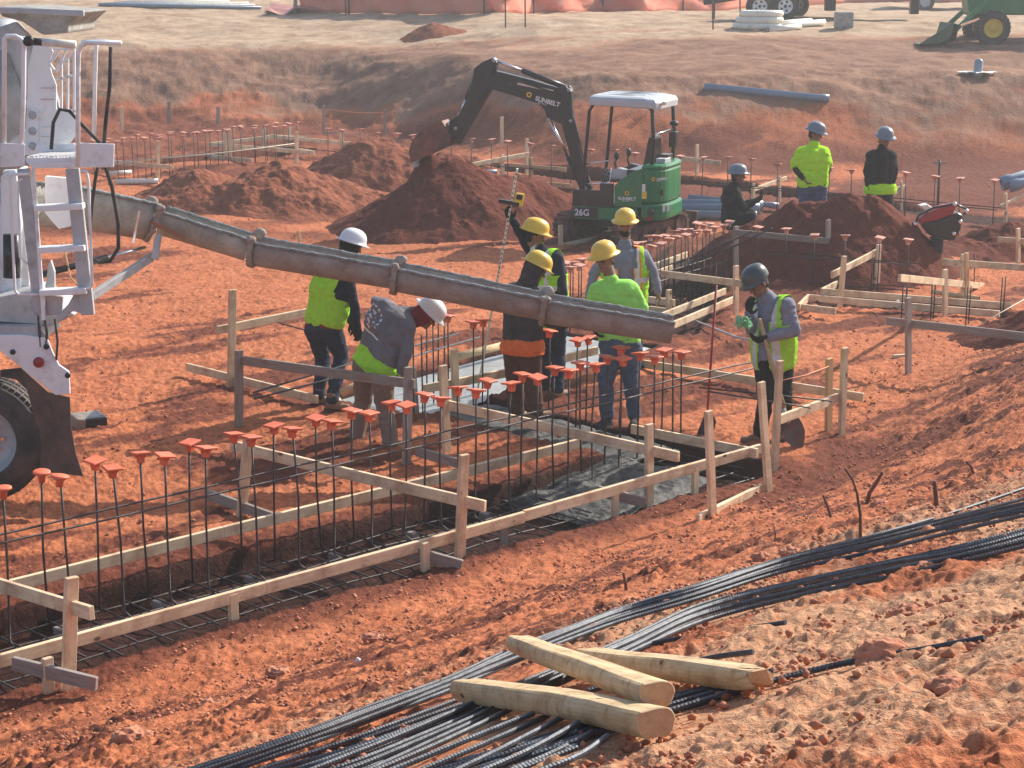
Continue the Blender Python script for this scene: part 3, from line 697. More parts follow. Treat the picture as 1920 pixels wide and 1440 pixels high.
def cage(label, P, Q, n, zt, zb, w=.22, r=.0085, caps_=True, capk='sq', hb=(.55,), lab2='', group='', jit=.03, csc=1.0, one=False, skip=()):
    P = Vector(P); Q = Vector(Q); d = (Q - P); L = d.length; d.normalize(); s = Vector((-d.y, d.x, 0)); s = s if s.y > 0 else -s
    root = empty('rebar_cage', ((P + Q) / 2).x * Vector((1, 0, 0)) + ((P + Q) / 2).y * Vector((0, 1, 0)) + Vector((0, 0, P.z + zb)), label, 'rebar cage', 'rebar cages in the other footings')
    for k in range(n):
        for row in ((0,) if one else (0, 1)):
            if (k, row) in skip: continue
            u = L * k / max(1, n - 1) + random.uniform(-jit, jit) + row * .05
            b = P + d * u + s * (w * row); z0 = P.z + (Q.z - P.z) * k / max(1, n - 1)
            T = Vector((b.x + random.uniform(-.02, .02), b.y, z0 + zt + random.uniform(-.03, .03)))
            ub = MB().tube([Vector((b.x, b.y, z0 + zb)), T], r, 5).build('upright_bar', M['rebar'], root, True)
            if caps_: cap(T, lab2, group, capk, sc=csc, rot=math.atan2(d.y, d.x), parent=ub)
    for row in (0, 1):
        for z in hb: rod(MB(), P + s * (w * row) + Vector((0, 0, z)) - d * .1, Q + s * (w * row) + Vector((0, 0, z)) + d * .1, r, .008, 5).build('long_bar', M['rebar'], root, True)
    for k in range(int(L / .6)):
        rod(MB(), P + d * (k * .6) - s * .2 + Vector((0, 0, zb + .06)), P + d * (k * .6) + s * (w + .2) + Vector((0, 0, zb + .06)), r, .004, 5).build('cross_bar', M['rebar'], root, True)
    return root
# uprights seen one by one: (px, py of the cap, cap height z, base y offset)
def loose_cage(label, pts, z, zb, lab2, group, capk='sq', r=.0085, csc=1, hbz=(), nocap=()):
    Ps = [U(x, y, z) for x, y in pts]; c = sum(Ps, Vector()) / len(Ps)
    root = empty('rebar_cage', (c.x, c.y, zb), label, 'rebar cage', 'rebar cages in the other footings')
    for i, T in enumerate(Ps):
        ub = MB().tube([Vector((T.x + random.uniform(-.015, .015), T.y, zb)), T], r, 5).build('upright_bar', M['rebar'], root, True)
        if i not in nocap: cap(T, lab2, group, capk, sc=csc, parent=ub)
    for z2 in hbz:
        o = sorted(Ps, key=lambda v: v.x); 
        for off in (0, .15): rod(MB(), Vector((o[0].x, o[0].y + off, z2)), Vector((o[-1].x, o[-1].y + off, z2)), r, .006, 5).build('long_bar', M['rebar'], root, True)
    return root
loose_cage('rebar uprights between the brown trousers and the green shirt', [(1031, 619), (1083, 636), (1102, 632), (840, 591), (888, 603), (906, 599)], .85, -.12, 'orange cap in the group around the pale concrete', 'orange caps around the pale concrete', hbz=())
loose_cage('cluster of bars right of the stooping worker in gray', [(762, 640), (775, 632), (790, 628), (800, 590), (812, 610), (822, 585), (833, 588)], .8, -.12, '', '', nocap=range(7))
loose_cage('cluster of capped bars at the end of the main footing, under the chute mouth', [(1200, 661), (1228, 668), (1245, 655), (1278, 659), (1262, 657)], .95, -.12, 'orange cap in the cluster under the end of the chute', 'orange caps at the end of the main footing', nocap=(4,))
loose_cage('cluster of capped bars behind the green shirted worker', [(1062, 492), (1075, 491), (1091, 485), (1086, 496), (1070, 500)], .8, -.25, 'dusty orange cap in the cluster left of the worker in gray sleeves', 'dusty caps left of the gray sleeved worker', 'far')
P_, Q_ = U(1224, 457, .8), U(1366, 418, .8)
cage('double row of capped bars in the dark trench beside the excavator', Vector((P_.x, P_.y, 0)), Vector((Q_.x, Q_.y, 0)), 11, .8, -.25, .3, .009, True, 'far', (.25,), 'dusty orange cap in the crowded row beside the excavator track', 'dusty caps beside the excavator track', .06)
P_, Q_ = U(1421, 428, .8), U(1704, 450, .8)
cage('row of capped bars in front of the right hand soil heap', Vector((P_.x, P_.y, 0)), Vector((Q_.x, Q_.y, 0)), 6, .8, -.15, .25, .009, True, 'far', (.45, .1), 'cap in the row before the right hand soil heap', 'caps before the right hand soil heap', one=True)
P_, Q_ = U(612, 239, 1.1), U(1862, 335, 1.1)
cage('long far row of capped bars across the back of the pit', Vector((P_.x, P_.y, .2)), Vector((Q_.x, Q_.y, .2)), 31, .9, -.15, .3, .009, True, 'far', (.4,), 'faded cap in the long row along the foot of the far bank', 'faded caps along the foot of the far bank', .05, 1.0, one=True)
P_, Q_ = U(197, 264, 1.0), U(556, 231, 1.0)
cage('far left double row of capped bars', Vector((P_.x, P_.y, .1)), Vector((Q_.x, Q_.y, .1)), 17, .9, -.1, .35, .009, True, 'far', (.4,), 'faded cap in the far left double row', 'faded caps in the far left double row', .08, 1.0)
loose_cage('bare paired bars in the right hand footing', [(1640, 478), (1636, 482), (1700, 528), (1694, 528), (1754, 532), (1748, 532), (1815, 538), (1821, 536), (1880, 520), (1886, 518), (1828, 478), (1806, 470)], .5, -.1, '', '', nocap=range(12))
loose_cage('bare stubs along the near side of the dark trench', [(1290, 485), (1300, 488), (1309, 487), (1320, 490), (1332, 492), (1343, 492), (1352, 494), (1362, 495)], .35, -.25, '', '', nocap=range(8), hbz=(-.1,))
# long loose bars
def bar(label, pts, r=.0085, group=None, m='rebar', name='reinforcing_bar'):
    o = MB().tube(pts, r, 6).build(name, M[m], None, True); return tag(o, label, 'rebar', group)
b1 = U(475, 737, .33); b2 = U(690, 675, .45); b3 = U(1100, 590, .5)
bar('upper of two pale bars laid over the gray batter board', [U(475, 736, .52), U(690, 672, .52), U(860, 625, .52)], .009, 'pale bars over the gray batter board', 'nrebar')
bar('lower of two pale bars laid over the gray batter board', [U(477, 748, .50), U(690, 692, .50), U(900, 632, .50)], .009, 'pale bars over the gray batter board', 'nrebar')
bar('long bar running right from the cage end past the shovel handle', [AB(13.4, 11.3, .5), U(1560, 752, .42)], .0085)
bar('second long bar just below it', [AB(13.4, 11.2, .48), U(1520, 765, .40)], .0085)
bar('tie bar curving up over the dark trench', [U(1262, 497, .2), U(1330, 470, .5), U(1410, 434, .9)], .012, None, 'nrebar')
bar('second tie bar curving up over the dark trench', [U(1290, 495, .2), U(1370, 465, .5), U(1447, 428, .9)], .012, None, 'nrebar')
bar('thin bars resting on the cross board of the tall stake', [U(492, 597, .5), U(620, 632, .4)], .009)
bar('grey bar lying on the clay beside the red rod', [U(1300, 600, .05), U(1380, 632, .05), U(1408, 638, .05)], .014, None, 'steel')
T = W(1343, 535, 17.9); o = MB().tube([W(1326, 775, 17.9), T], .012, 7).build('grade_rod', M['red'], None, True); tag(o, 'tall dark red steel rod standing upright in the clay', 'rod')
# T shaped upright bar far right
o = empty('grade_stake', G(1758, 395), 'tall dark bar with a short crosspiece at the foot of the far right bank', 'stake')
Pq = G(1758, 395); Tq = W(1762, 300, Pq.y); MB().tube([Pq, Tq], .022, 6).build('shaft', M['rebar'], o, True); MB().bar(Tq + Vector((-.12, 0, -.05)), Tq + Vector((.12, 0, -.05)), .03, .03).build('crosspiece', M['gwood'], o)
# ------------------------------------------------------------- poured concrete
def pour(name, P, Q, w, z, m, label, amp, sc, res=(90, 60), tilt=0):
    P = Vector(P); Q = Vector(Q); d = (Q - P); L = d.length; d.normalize(); s = Vector((-d.y, d.x, 0))
    u = np.linspace(0, L, res[0]); v = np.linspace(-w / 2, w / 2, res[1]); Uu, V = np.meshgrid(u, v)
    X = P.x + d.x * Uu + s.x * V; Y = P.y + d.y * Uu + s.y * V
    edge = np.minimum(np.minimum(Uu, L - Uu), w / 2 - np.abs(V))
    Z = z + amp * fbm2(X * sc, Y * sc, 5, 91, .6) - .03 * sstep(edge, .10, 0) + tilt * (Uu / L)
    i = np.arange(Uu.size).reshape(Uu.shape); q = np.stack([i[:-1, :-1], i[:-1, 1:], i[1:, 1:], i[1:, :-1]], -1).reshape(-1, 4)
    o = mk(name, np.stack([X, Y, Z], -1).reshape(-1, 3).tolist(), q.tolist(), m, None, True)
    return tag(o, label, 'concrete', None)
M['wetpale'] = mat('pale_wet_concrete', (.25, .26, .255), .4, 0, (.37, .38, .37), 5, .5, 30, spec=.5)
M['wetdark'] = mat('dark_wet_concrete', (.022, .023, .022), .5, 0, (.085, .085, .08), 20, .6, 110, spec=.35)
pour('poured_concrete', AB(12.05, 14.51), AB(16.45, 15.34), 1.30, -.03, M['wetpale'], 'pale freshly poured concrete slab between the brown trousers and the stooping worker', .012, 4, (160, 50))
pour('wet_concrete', AB(10.9, 10.86), AB(12.45, 10.86), 1.16, -.13, M['wetdark'], 'dark lumpy wet concrete in the end of the main footing under the chute', .05, 3.5, (130, 90), tilt=.13)
pour('wet_concrete_strip', AB(12.75, 11.3), AB(12.75, 14.0), .86, -.05, M['wetdark'], 'dark glistening concrete in the cross footing at the feet of the green shirted worker', .035, 5)
# heaps
heap('soil_heap', [(-1.05, 32.6, 2.15, 1.9, 1.32), (.2, 33.2, 1.75, 1.5, .85), (-1.45, 32.5, .9, .9, 1.45)], M['heap'], 'big dark red soil heap under the excavator bucket', 3, .05, res=230)
heap('soil_mound', [(-4.3, 35.0, 2.1, 1.7, 1.0), (-5.9, 35.4, 1.7, 1.5, .80), (-3.4, 35.2, 1.7, 1.5, .6)], M['heap2'], 'long lumpy soil heap left of the dark one', 8, .16, 230)
heap('soil_mound', [(-2.85, 38.4, 2.0, 1.5, 1.05), (-1.3, 38.2, 1.5, 1.2, .7)], M['heap2'], 'soil heap behind and left of the bucket', 12, .16, 160)
heap('soil_heap', [(4.95, 27.2, 1.6, 1.4, 1.0), (5.3, 27.2, 1.3, 1.2, 1.0), (4.35, 27.6, 1.4, 1.1, .78), (3.7, 28.0, .9, .8, .45)], M['heap'], 'dark soil heap at right in front of the two standing men', 17, .06, 200)
heap('soil_mound', [(2.3, 31.3, 1.3, .6, .2), (3.4, 30.6, 1.0, .6, .25)], M['heap2'], 'low soil ridge beside the excavator track', 19, .1, 100)
heap('soil_mound', [(8.0, 29.6, 1.4, 1.0, .5), (7.1, 29.2, 1.0, .8, .3)], M['heap'], 'low dark soil heap beyond the tamper', 23, .1, 120)
heap('soil_mound', [(6.75, 22.3, 1.3, .9, .55)], M['heap'], 'dark soil at the right edge behind the gray batter board', 29, .1, 120)
# ------------------------------------------------------------- people
def frame(fwd, up=(0, 0, 1)):
    f = Vector(fwd).normalized(); u = Vector(up); u = (u - f * u.dot(f)).normalized(); r = f.cross(u)
    return Matrix((r, f, u)).transposed()          # columns: right, forward, up
def az(deg): return Vector((math.sin(R(deg)), math.cos(R(deg)), 0))
def hand_geo(mb, wrist, d, pn, side=1, curl=.5, s=1.0, spread=1.0):
    """palm + five bent fingers. d: direction of the hand, pn: direction the palm faces, side: +1 thumb on d x pn side"""
    d = Vector(d).normalized(); pn = Vector(pn); pn = (pn - d * pn.dot(d)).normalized(); w = d.cross(pn) * side
    k = .085 * s; wrist = Vector(wrist)
    for i in range(4):
        o = (i - 1.5) * .021 * s
        mb.caps(wrist + w * o * .6, .017 * s, wrist + d * k + w * o, .0125 * s, 8)
        L = (.030, .034, .032, .025)[i] * s * 1.1; p = wrist + d * k + w * o; dd = d.copy()
        for j in range(3):
            a = curl * (.55 + .35 * j) + i * .06
            dd = (dd * math.cos(a) + pn * math.sin(a)).normalized() if j == 0 else (dd + pn * math.tan(min(a, 1.2)) * .9).normalized()
            q = p + dd * L * (1 - .18 * j); mb.caps(p, (.0105 - .001 * j) * s, q, (.0098 - .001 * j) * s, 8); p = q
    t0 = wrist + d * .022 * s + w * .026 * s; t1 = t0 + (d * .6 + w * .75 + pn * .35).normalized() * .038 * s; t2 = t1 + (d * .85 + w * .2 + pn * .5 * (1 + curl)).normalized() * .032 * s
    mb.caps(t0, .016 * s, t1, .0125 * s, 8); mb.caps(t1, .0122 * s, t2, .010 * s, 8)
def hardhat(root, c, fr, m, kind='full', name='hardhat', clip=None):
    r, f, u = fr.col[0], fr.col[1], fr.col[2]; n = 28
    vs = []; rings = [(-.004, 1.0), (.02, 1.0), (.05, .965), (.08, .87), (.105, .70), (.122, .46), (.130, .22), (.132, .02)]
    mb = MB()
    def ring(h, sc, ex=0.0, drop=0):
        o = []
        for k in range(n):
            a = 2 * math.pi * k / n; x = math.cos(a); y = math.sin(a)
            rx, ry = .118 * sc, .142 * sc
            e = ex if kind == 'full' else ex * max(0, y) ** .6
            if kind == 'full' and y > .5: e *= 1.35
            rid = .007 * sc * math.exp(-(x / .18) ** 2) if h > .06 else 0
            o.append(c + r * x * (rx + e) + f * y * (ry + e) + u * (h + rid - drop * (abs(y)) * .5))
        return o
    R_ = [ring(-.018, 1, .034, .006), ring(-.012, 1, .036, .006), ring(-.004, 1, .004)] + [ring(h, s) for h, s in rings[1:]]
    vs = [v for q in R_ for v in q]; fs = [(i * n + k, i * n + (k + 1) % n, (i + 1) * n + (k + 1) % n, (i + 1) * n + k) for i in range(len(R_) - 1) for k in range(n)]
    fs.append(tuple((len(R_) - 1) * n + k for k in range(n)))
    inner = [ring(-.018, .93)]; b0 = len(vs); vs += inner[0]; fs += [(k, b0 + k, b0 + (k + 1) % n, (k + 1) % n) for k in range(n)]
    top = len(vs); vs += ring(.05, .9); fs += [(b0 + k, top + k, top + (k + 1) % n, b0 + (k + 1) % n) for k in range(n)]; fs.append(tuple(top + k for k in range(n - 1, -1, -1)))
    mb.add(vs, fs); o = mb.build(name, m, root, True)
    return o
def person(label, Y0, J, face, headf=None, headup=(0, 0, 1), skin='skin', top=('grey', .03), legs=('jeans', .02), sleeve=None, gloves=None, hat=('hatY', 'full'), vest=None, hem=None, hood=None, beard=False, boots='boot', vox=.009, fat=1.1, shirt_short=False, toes=None, curl=.5, Z0=None, group='construction workers', nstripe=None, patch=None, belt=None, hd=(None, None), scale=1.0):
    """J: joint name -> (px, py, dy) ; dy = metres nearer(-)/farther(+) than Y0"""
    P = {k: W(v[0], v[1], Y0 + v[2]) for k, v in J.items()}
    foot = (P['anL'] + P['anR']) / 2
    gl = min(P['anL'].z, P['anR'].z) - .09
    root = empty('person', (foot.x, foot.y, gl), label, 'person', group)
    fw = az(face); up = (P['chest'] - P['pel']).normalized()
    tf = frame(fw - up * fw.dot(up), up); rt, ff, uu = tf.col[0], tf.col[1], tf.col[2]
    hf = frame(Vector(headf if headf else fw), headup)
    s = scale
    shm = (P['shL'] + P['shR']) / 2
    iL = P['shL'].lerp(shm, .28); iR = P['shR'].lerp(shm, .28)
    hipm = (P['hiL'] + P['hiR']) / 2
    def torso(mb, e, low=1.0):
        mb.caps(iL - uu * .03, (.088 + e) * fat, P['hiL'].lerp(hipm, .1).lerp(iL, 1 - low), (.098 + e) * fat)
        mb.caps(iR - uu * .03, (.088 + e) * fat, P['hiR'].lerp(hipm, .1).lerp(iR, 1 - low), (.098 + e) * fat)
        mb.caps(P['chest'], (.112 + e) * fat, hipm.lerp(P['chest'], 1 - low), (.108 + e) * fat)
        mb.caps(shm + uu * .015, .062 + e, P['neck'] - uu * .012, .056 + e)
        mb.caps(iL - uu * .02, (.082 + e) * fat, iR - uu * .02, (.082 + e) * fat); mb.caps(iL - uu * .14, (.095 + e) * fat, iR - uu * .14, (.095 + e) * fat); mb.caps(iL.lerp(P['hiL'], .55), (.09 + e) * fat, iR.lerp(P['hiR'], .55), (.09 + e) * fat)
        mb.caps(P['shL'] - uu * .005, .058 + e, iL, .07 + e); mb.caps(P['shR'] - uu * .005, .058 + e, iR, .07 + e)
    def _():pass
    def arm(mb, S, e, to=1.0, cuff=1.15):
        sh, el, wr = P['sh' + S], P['el' + S], P['wr' + S]
        mb.caps(sh, (.055 + e), el, (.044 + e))
        if to > 0: mb.caps(el, (.043 + e), el.lerp(wr, to), (.029 + e * cuff))
    def leg(mb, S, e, to=1.0):
        h, k, a = P['hi' + S], P['kn' + S], P['an' + S]
        mb.caps(h, (.088 + e) * fat, k, .062 + e); mb.caps(k, .060 + e, k.lerp(a, to), .040 + e * 1.5)
        kk = k.lerp(a, .35) - ff * .012; mb.ell(kk, (.055 + e, .055 + e, .10))
    # head and continuous body
    b = MB(); hc = P['head']; r, f, u = hf.col[0], hf.col[1], hf.col[2]
    def hp(x, y, z): return hc + (r * x + f * y + u * z) * s
    b.ell(hp(0, -.005, .025), (.077, .098, .103), hf, 20); b.ell(hp(0, .022, -.045), (.058, .068, .070), hf, 16)
    b.caps(hp(0, .088, .012), .011, hp(0, .108, -.018), .015, 8); b.ell(hp(0, .095, .032), (.045, .012, .010), hf, 10)
    b.ell(hp(0, .083, -.055), (.026, .014, .012), hf, 10); b.ell(hp(0, .075, -.088), (.026, .02, .016), hf, 10)
    for sx in (-1, 1): b.ell(hp(sx * .078, -.012, -.005), (.010, .020, .032), hf, 10)
    b.caps(hp(0, -.018, -.05), .056, P['neck'] - uu * .03, .062, 14)
    torso(b, 0)
    for S in 'LR':
        arm(b, S, 0); leg(b, S, 0)
        a = P['an' + S]; b.caps(a, .038, a + Vector((0, 0, -.045)) + ff * .05, .03)
    hands = {}
    for i, S in enumerate('LR'):
        el, wr = P['el' + S], P['wr' + S]; d = (wr - el).normalized()
        if hd[i] is not None: d = Vector(hd[i]).normalized()
        pn = (shm - wr); pn = (pn - d * pn.dot(d)); pn = pn if pn.length > .02 else ff
        hands[S] = (wr, d, pn)
        if not gloves: hand_geo(b, wr, d, pn, 1 if S == 'L' else -1, curl)
    b.voxel('body', [M[skin], M['lip']], root, min(vox, .0075), 3, matfn=lambda c: (np.linalg.norm((c - np.array(hp(0, .093, -.055))) / np.array([.024, .024, .009]), axis=1) < 1) * 1)
    e = MB()
    for sx in (-1, 1): e.ell(hp(sx * .031, .082, .012), (.013, .010, .008), hf, 8)
    e.build('eyes', M['hair'], root, True)
    # hair
    h = MB(); h.ell(hp(0, -.022, .03), (.083, .092, .103), hf, 16); h.ell(hp(0, -.045, -.02), (.072, .062, .07), hf, 12)
    if beard: h.ell(hp(0, .035, -.07), (.062, .066, .052), hf, 12)
    h.voxel('hair', M['hair'], root, .009, 1, .003, 60)
    if hood:
        h = MB(); h.ell(hp(0, -.02, .02), (.098, .115, .125), hf, 18); h.caps(hp(0, -.03, -.05), .092, P['neck'] - uu * .03, .105); h.voxel('hood', M[hood], root, vox, 2, .008, 14, dele=lambda c: (((c - np.array(hc)) @ np.array(f)) > .055) & (((c - np.array(hc)) @ np.array(u)) > -.085))
    if hat: hardhat(root, hp(0, -.006, .066), hf, M[hat[0]], hat[1])
    # trousers
    t = MB()
    for S in 'LR': leg(t, S, legs[1] + .004, .97)
    t.caps(P['hiL'].lerp(hipm, .1), (.104 + legs[1]) * fat, P['hiR'].lerp(hipm, .1), (.104 + legs[1]) * fat)
    t.caps(hipm, (.10 + legs[1]) * fat, hipm.lerp(P['chest'], .22), (.104 + legs[1] * .6) * fat)
    t.voxel('trousers', M[legs[0]], root, vox, 3, .011, 7)
    # boots
    for S in 'LR':
        a = P['an' + S]; tdir = az(toes[0 if S == 'L' else 1]) if toes else ff; tdir = Vector((tdir.x, tdir.y, 0)).normalized()
        z = a.z - .055
        m = MB(); m.caps(a + Vector((0, 0, .05)), .052, a + Vector((0, 0, -.02)), .05); m.caps(Vector((a.x, a.y, z)) - tdir * .03, .045, Vector((a.x, a.y, z - .008)) + tdir * .15, .037)
        m.caps(Vector((a.x, a.y, z + .02)), .046, Vector((a.x, a.y, z - .002)) + tdir * .09, .040)
        bo = m.voxel('boot', M[boots], root, .008, 2, .003, 20)
        sb = MB(); rr = Vector((-tdir.y, tdir.x, 0)); zb = z - .042
        pl = [Vector((a.x, a.y, zb)) + tdir * q * 1.0 + rr * w_ for q, w_ in ((-.08, -.03), (-.08, .03), (0, .042), (.10, .048), (.17, .035), (.19, 0), (.17, -.035), (.10, -.048), (0, -.042))]
        sb.prism(pl, (0, 0, .022)).build('sole', M['rubber'], bo)
    # shirt / jacket
    g = MB(); torso(g, top[1], .93)
    for S in 'LR': arm(g, S, top[1] * .6, 0 if shirt_short else .97)
    if shirt_short:
        for S in 'LR': g.caps(P['sh' + S], .062 + top[1], P['sh' + S].lerp(P['el' + S], .78), .058 + top[1])
    tm = [M[top[0]]]; fn = None
    if nstripe or patch or hem:
        o0 = np.array(P['pel']); RU = np.array([rt, ff, uu]); H = (P['chest'] - P['pel']).length
        tm = [M[top[0]], M[(hem or (top[0], 0))[0]], M['refl']]
        def fn(c, o0=o0, RU=RU):
            q = (c - o0) @ RU.T; ix = np.zeros(len(c))
            if hem: ix = np.where(q[:, 2] < hem[1] + .01 * np.sin(q[:, 0] * 30), 1, ix)
            if patch:
                r_ = np.hypot(q[:, 0], q[:, 2] - patch); an = np.arctan2(q[:, 2] - patch, q[:, 0]); bk = q[:, 1] < 0
                ix = np.where(bk & (r_ > .115) & (r_ < .135) & (np.sin(an * 17) > -.3) & (an > -.3), 2, ix)
                ix = np.where(bk & (r_ < .085) & (np.sin(q[:, 0] * 90) + np.sin(q[:, 2] * 130 + q[:, 0] * 60) > .55), 2, ix)
                ix = np.where(bk & (np.abs(q[:, 0]) < .12) & (np.abs(q[:, 2] - patch + .115) < .008), 2, ix)
            return ix
    g.voxel('shirt' if shirt_short else 'jacket', tm, root, vox, 6, .010, 8, matfn=fn)
    if hem and len(hem) > 2:
        hm = MB(); hm.caps(P['hiL'].lerp(hipm, .1), (.124 + top[1]) * fat, P['hiR'].lerp(hipm, .1), (.124 + top[1]) * fat); hm.caps(hipm, (.122 + top[1]) * fat, hipm.lerp(P['chest'], .12), (.12 + top[1]) * fat)
        o0 = hipm; hm.voxel('undershirt_hem', M[hem[0]], root, vox, 2, .01, 9, dele=lambda c: ((c - np.array(hipm)) @ np.array(uu)) < -.05)
    if shirt_short and sleeve:
        g = MB()
        for S in 'LR': arm(g, S, .012, .97)
        g.voxel('sleeves', M[sleeve], root, vox, 2, .008, 10)
    if gloves:
        for S in 'LR':
            g = MB(); wr, d, pn = hands[S]; hand_geo(g, wr, d, pn, 1 if S == 'L' else -1, curl, 1.14); g.caps(wr - d * .05, .04, wr + d * .01, .032)
            g.voxel('glove', M[gloves], root, .0055, 1)
    if vest:
        g = MB(); torso(g, top[1] + .016, vest.get('low', .96)); o0 = np.array(shm); RU = np.array([rt, ff, uu])
        half = (P['shL'] - P['shR']).length / 2
        vs_ = vest
        def fn2(c):
            q = (c - o0) @ RU.T; ix = np.zeros(len(c)); x = np.abs(q[:, 0])
            st = (np.abs(x - half * .62) < .026) & (np.abs(q[:, 1]) > .06)
            if vs_.get('nostripe'): st = st & False
            ix = np.where(st, 1, ix)
            if vs_.get('orange'): ix = np.where((np.abs(x - half * .62) < .045) & ~st, 2, ix)
            for hz in vs_.get('bands', (-.30,)): ix = np.where(np.abs(q[:, 2] - hz) < .026, 1, ix)
            return ix
        def dl(c):
            q = (c - o0) @ RU.T
            cut = (np.abs(q[:, 0]) > half * 1.02 + .02 * (q[:, 2] < -.1)) & (q[:, 2] > -.16) | (q[:, 2] > .03) & (np.abs(q[:, 0]) < half * .42)
            if vs_.get('open'): cut = cut | ((q[:, 1] > .02) & (np.abs(q[:, 0]) < vs_['open'] * (1 + .5 * (q[:, 2] > -.12))))
            cut = cut | ((q[:, 1] > .05) & (np.abs(q[:, 0]) < .05 + np.clip(q[:, 2] + .12, 0, 1) * .35) & (q[:, 2] > -.12))
            return cut
        vo = g.voxel('vest', [M[vest.get('m', 'lime')], M['refl'], M['orT']], root, vox, 3, .008, 8, matfn=fn2, dele=dl, thick=.004)
    return root, P, tf, hf, hp
p1 = person('person in white hard hat and lime vest over dark sleeves beside the gray batter board', 18.7,
  dict(head=(659, 464, 0), neck=(651, 494, 0), chest=(629, 540, 0), pel=(606, 606, 0), shL=(606, 517, .16), elL=(640, 562, .3), wrL=(660, 605, .28), shR=(652, 524, -.17), elR=(664, 573, -.2), wrR=(670, 612, -.16),
       hiL=(592, 616, .08), hiR=(620, 616, -.09), knL=(606, 672, .25), knR=(640, 668, .08), anL=(598, 742, .12), anR=(622, 752, -.14)),
  55, headf=az(60) + Vector((0, 0, -.35)), headup=(.1, 0, 1), top=('navy', .018), legs=('djeans', .014), gloves='black', hat=('hatW', 'full'), hood='black', vest=dict(bands=(), m='lime', low=.80, nostripe=1), hem=('maroon', .03), toes=(85, 95))
p2 = person('person stooping low in a gray sweatshirt with red hood, lime hem and white hard hat', 17.3,
  dict(head=(800, 592, -.02), neck=(778, 590, 0), chest=(742, 606, 0), pel=(702, 664, 0), shL=(716, 572, .12), elL=(706, 566, .38), wrL=(742, 600, .48), shR=(764, 612, -.2), elR=(762, 660, -.26), wrR=(752, 700, -.2),
       hiL=(686, 684, .1), hiR=(716, 692, -.1), knL=(680, 752, .22), knR=(722, 764, .02), anL=(668, 822, .16), anR=(733, 832, -.12)),
  88, headf=az(95) + Vector((0, 0, -1.0)), headup=(.75, -.05, .75), top=('grey', .024), legs=('khaki', .022), gloves=None, hat=('hatW', 'full'), hood='maroon', hem=('lime', .015, 1), toes=(215, 100), skin='skin', patch=.27)
p3 = person('person in navy with lime vest, one arm raised to hold the measuring rod', 19.4,
  dict(head=(1002, 443, 0), neck=(1010, 466, 0), chest=(1028, 506, 0), pel=(1032, 590, 0), shL=(1003, 482, .05), elL=(986, 455, .05), wrL=(962, 414, 0), shR=(1044, 486, -.12), elR=(1054, 540, -.2), wrR=(1054, 590, -.28),
       hiL=(1022, 600, .08), hiR=(1044, 600, -.08), knL=(1022, 664, .1), knR=(1046, 664, 0), anL=(1018, 726, .05), anR=(1046, 730, -.1)),
  40, headf=az(85) + Vector((0, 0, -.3)), top=('navy', .02), legs=('djeans', .014), gloves='black', vest=dict(bands=(-.12, -.30), m='lime'))
p4 = person('person in dark hooded jacket with orange hem and brown trousers, leaning over the chute', 18.1,
  dict(head=(1004, 507, 0), neck=(988, 530, 0), chest=(975, 568, 0), pel=(979, 642, 0), shL=(962, 545, .12), elL=(1000, 580, .28), wrL=(1034, 560, .1), shR=(1000, 556, -.12), elR=(1022, 600, -.1), wrR=(1048, 610, .05),
       hiL=(966, 652, .08), hiR=(993, 652, -.08), knL=(966, 712, .12), knR=(998, 710, -.02), anL=(968, 770, .08), anR=(1004, 768, -.08)),
  60, headf=az(75) + Vector((0, 0, -.55)), headup=(.3, .1, 1), top=('dgrey', .026), legs=('brown', .024), gloves='black', hood='dgrey', hem=('orange', .035, 1), boots='boot')
p5 = person('person in a bright green t-shirt, jeans and yellow hard hat, looking down behind the chute', 18.0,
  dict(head=(1134, 488, 0), neck=(1145, 520, 0), chest=(1152, 556, 0), pel=(1160, 640, 0), shL=(1186, 541, -.07), elL=(1206, 578, -.10), wrL=(1186, 606, -.2), shR=(1118, 542, .06), elR=(1104, 576, .02), wrR=(1112, 606, -.08),
       hiL=(1178, 648, .02), hiR=(1148, 648, -.04), knL=(1182, 712, -.02), knR=(1136, 714, -.06), anL=(1190, 778, .02), anR=(1138, 782, -.02)),
  205, headf=az(215) + Vector((0, 0, -.18)), headup=(-.15, 0, 1), top=('limeT', .012), legs=('jeans', .016), hat=('hatY', 'full'), shirt_short=False, gloves='black', toes=(190, 215), fat=1.16, boots='dgrey')
p6 = person('person in gray sleeves and open lime vest with orange stripes behind the green shirt', 20.5,
  dict(head=(1172, 423, 0), neck=(1172, 457, 0), chest=(1171, 494, 0), pel=(1174, 570, 0), shL=(1206, 479, 0), elL=(1226, 512, -.05), wrL=(1234, 548, -.12), shR=(1136, 481, 0), elR=(1112, 516, -.02), wrR=(1103, 556, -.08),
       hiL=(1190, 580, 0), hiR=(1160, 580, 0), knL=(1192, 632, -.03), knR=(1158, 632, -.03), anL=(1192, 688, 0), anR=(1156, 688, 0)),
  180, headf=az(186) + Vector((0, 0, -.08)), top=('lgrey', .022), legs=('djeans', .016), vest=dict(bands=(-.26,), orange=1, open=.085, m='lime'), beard=True, boots='boot')
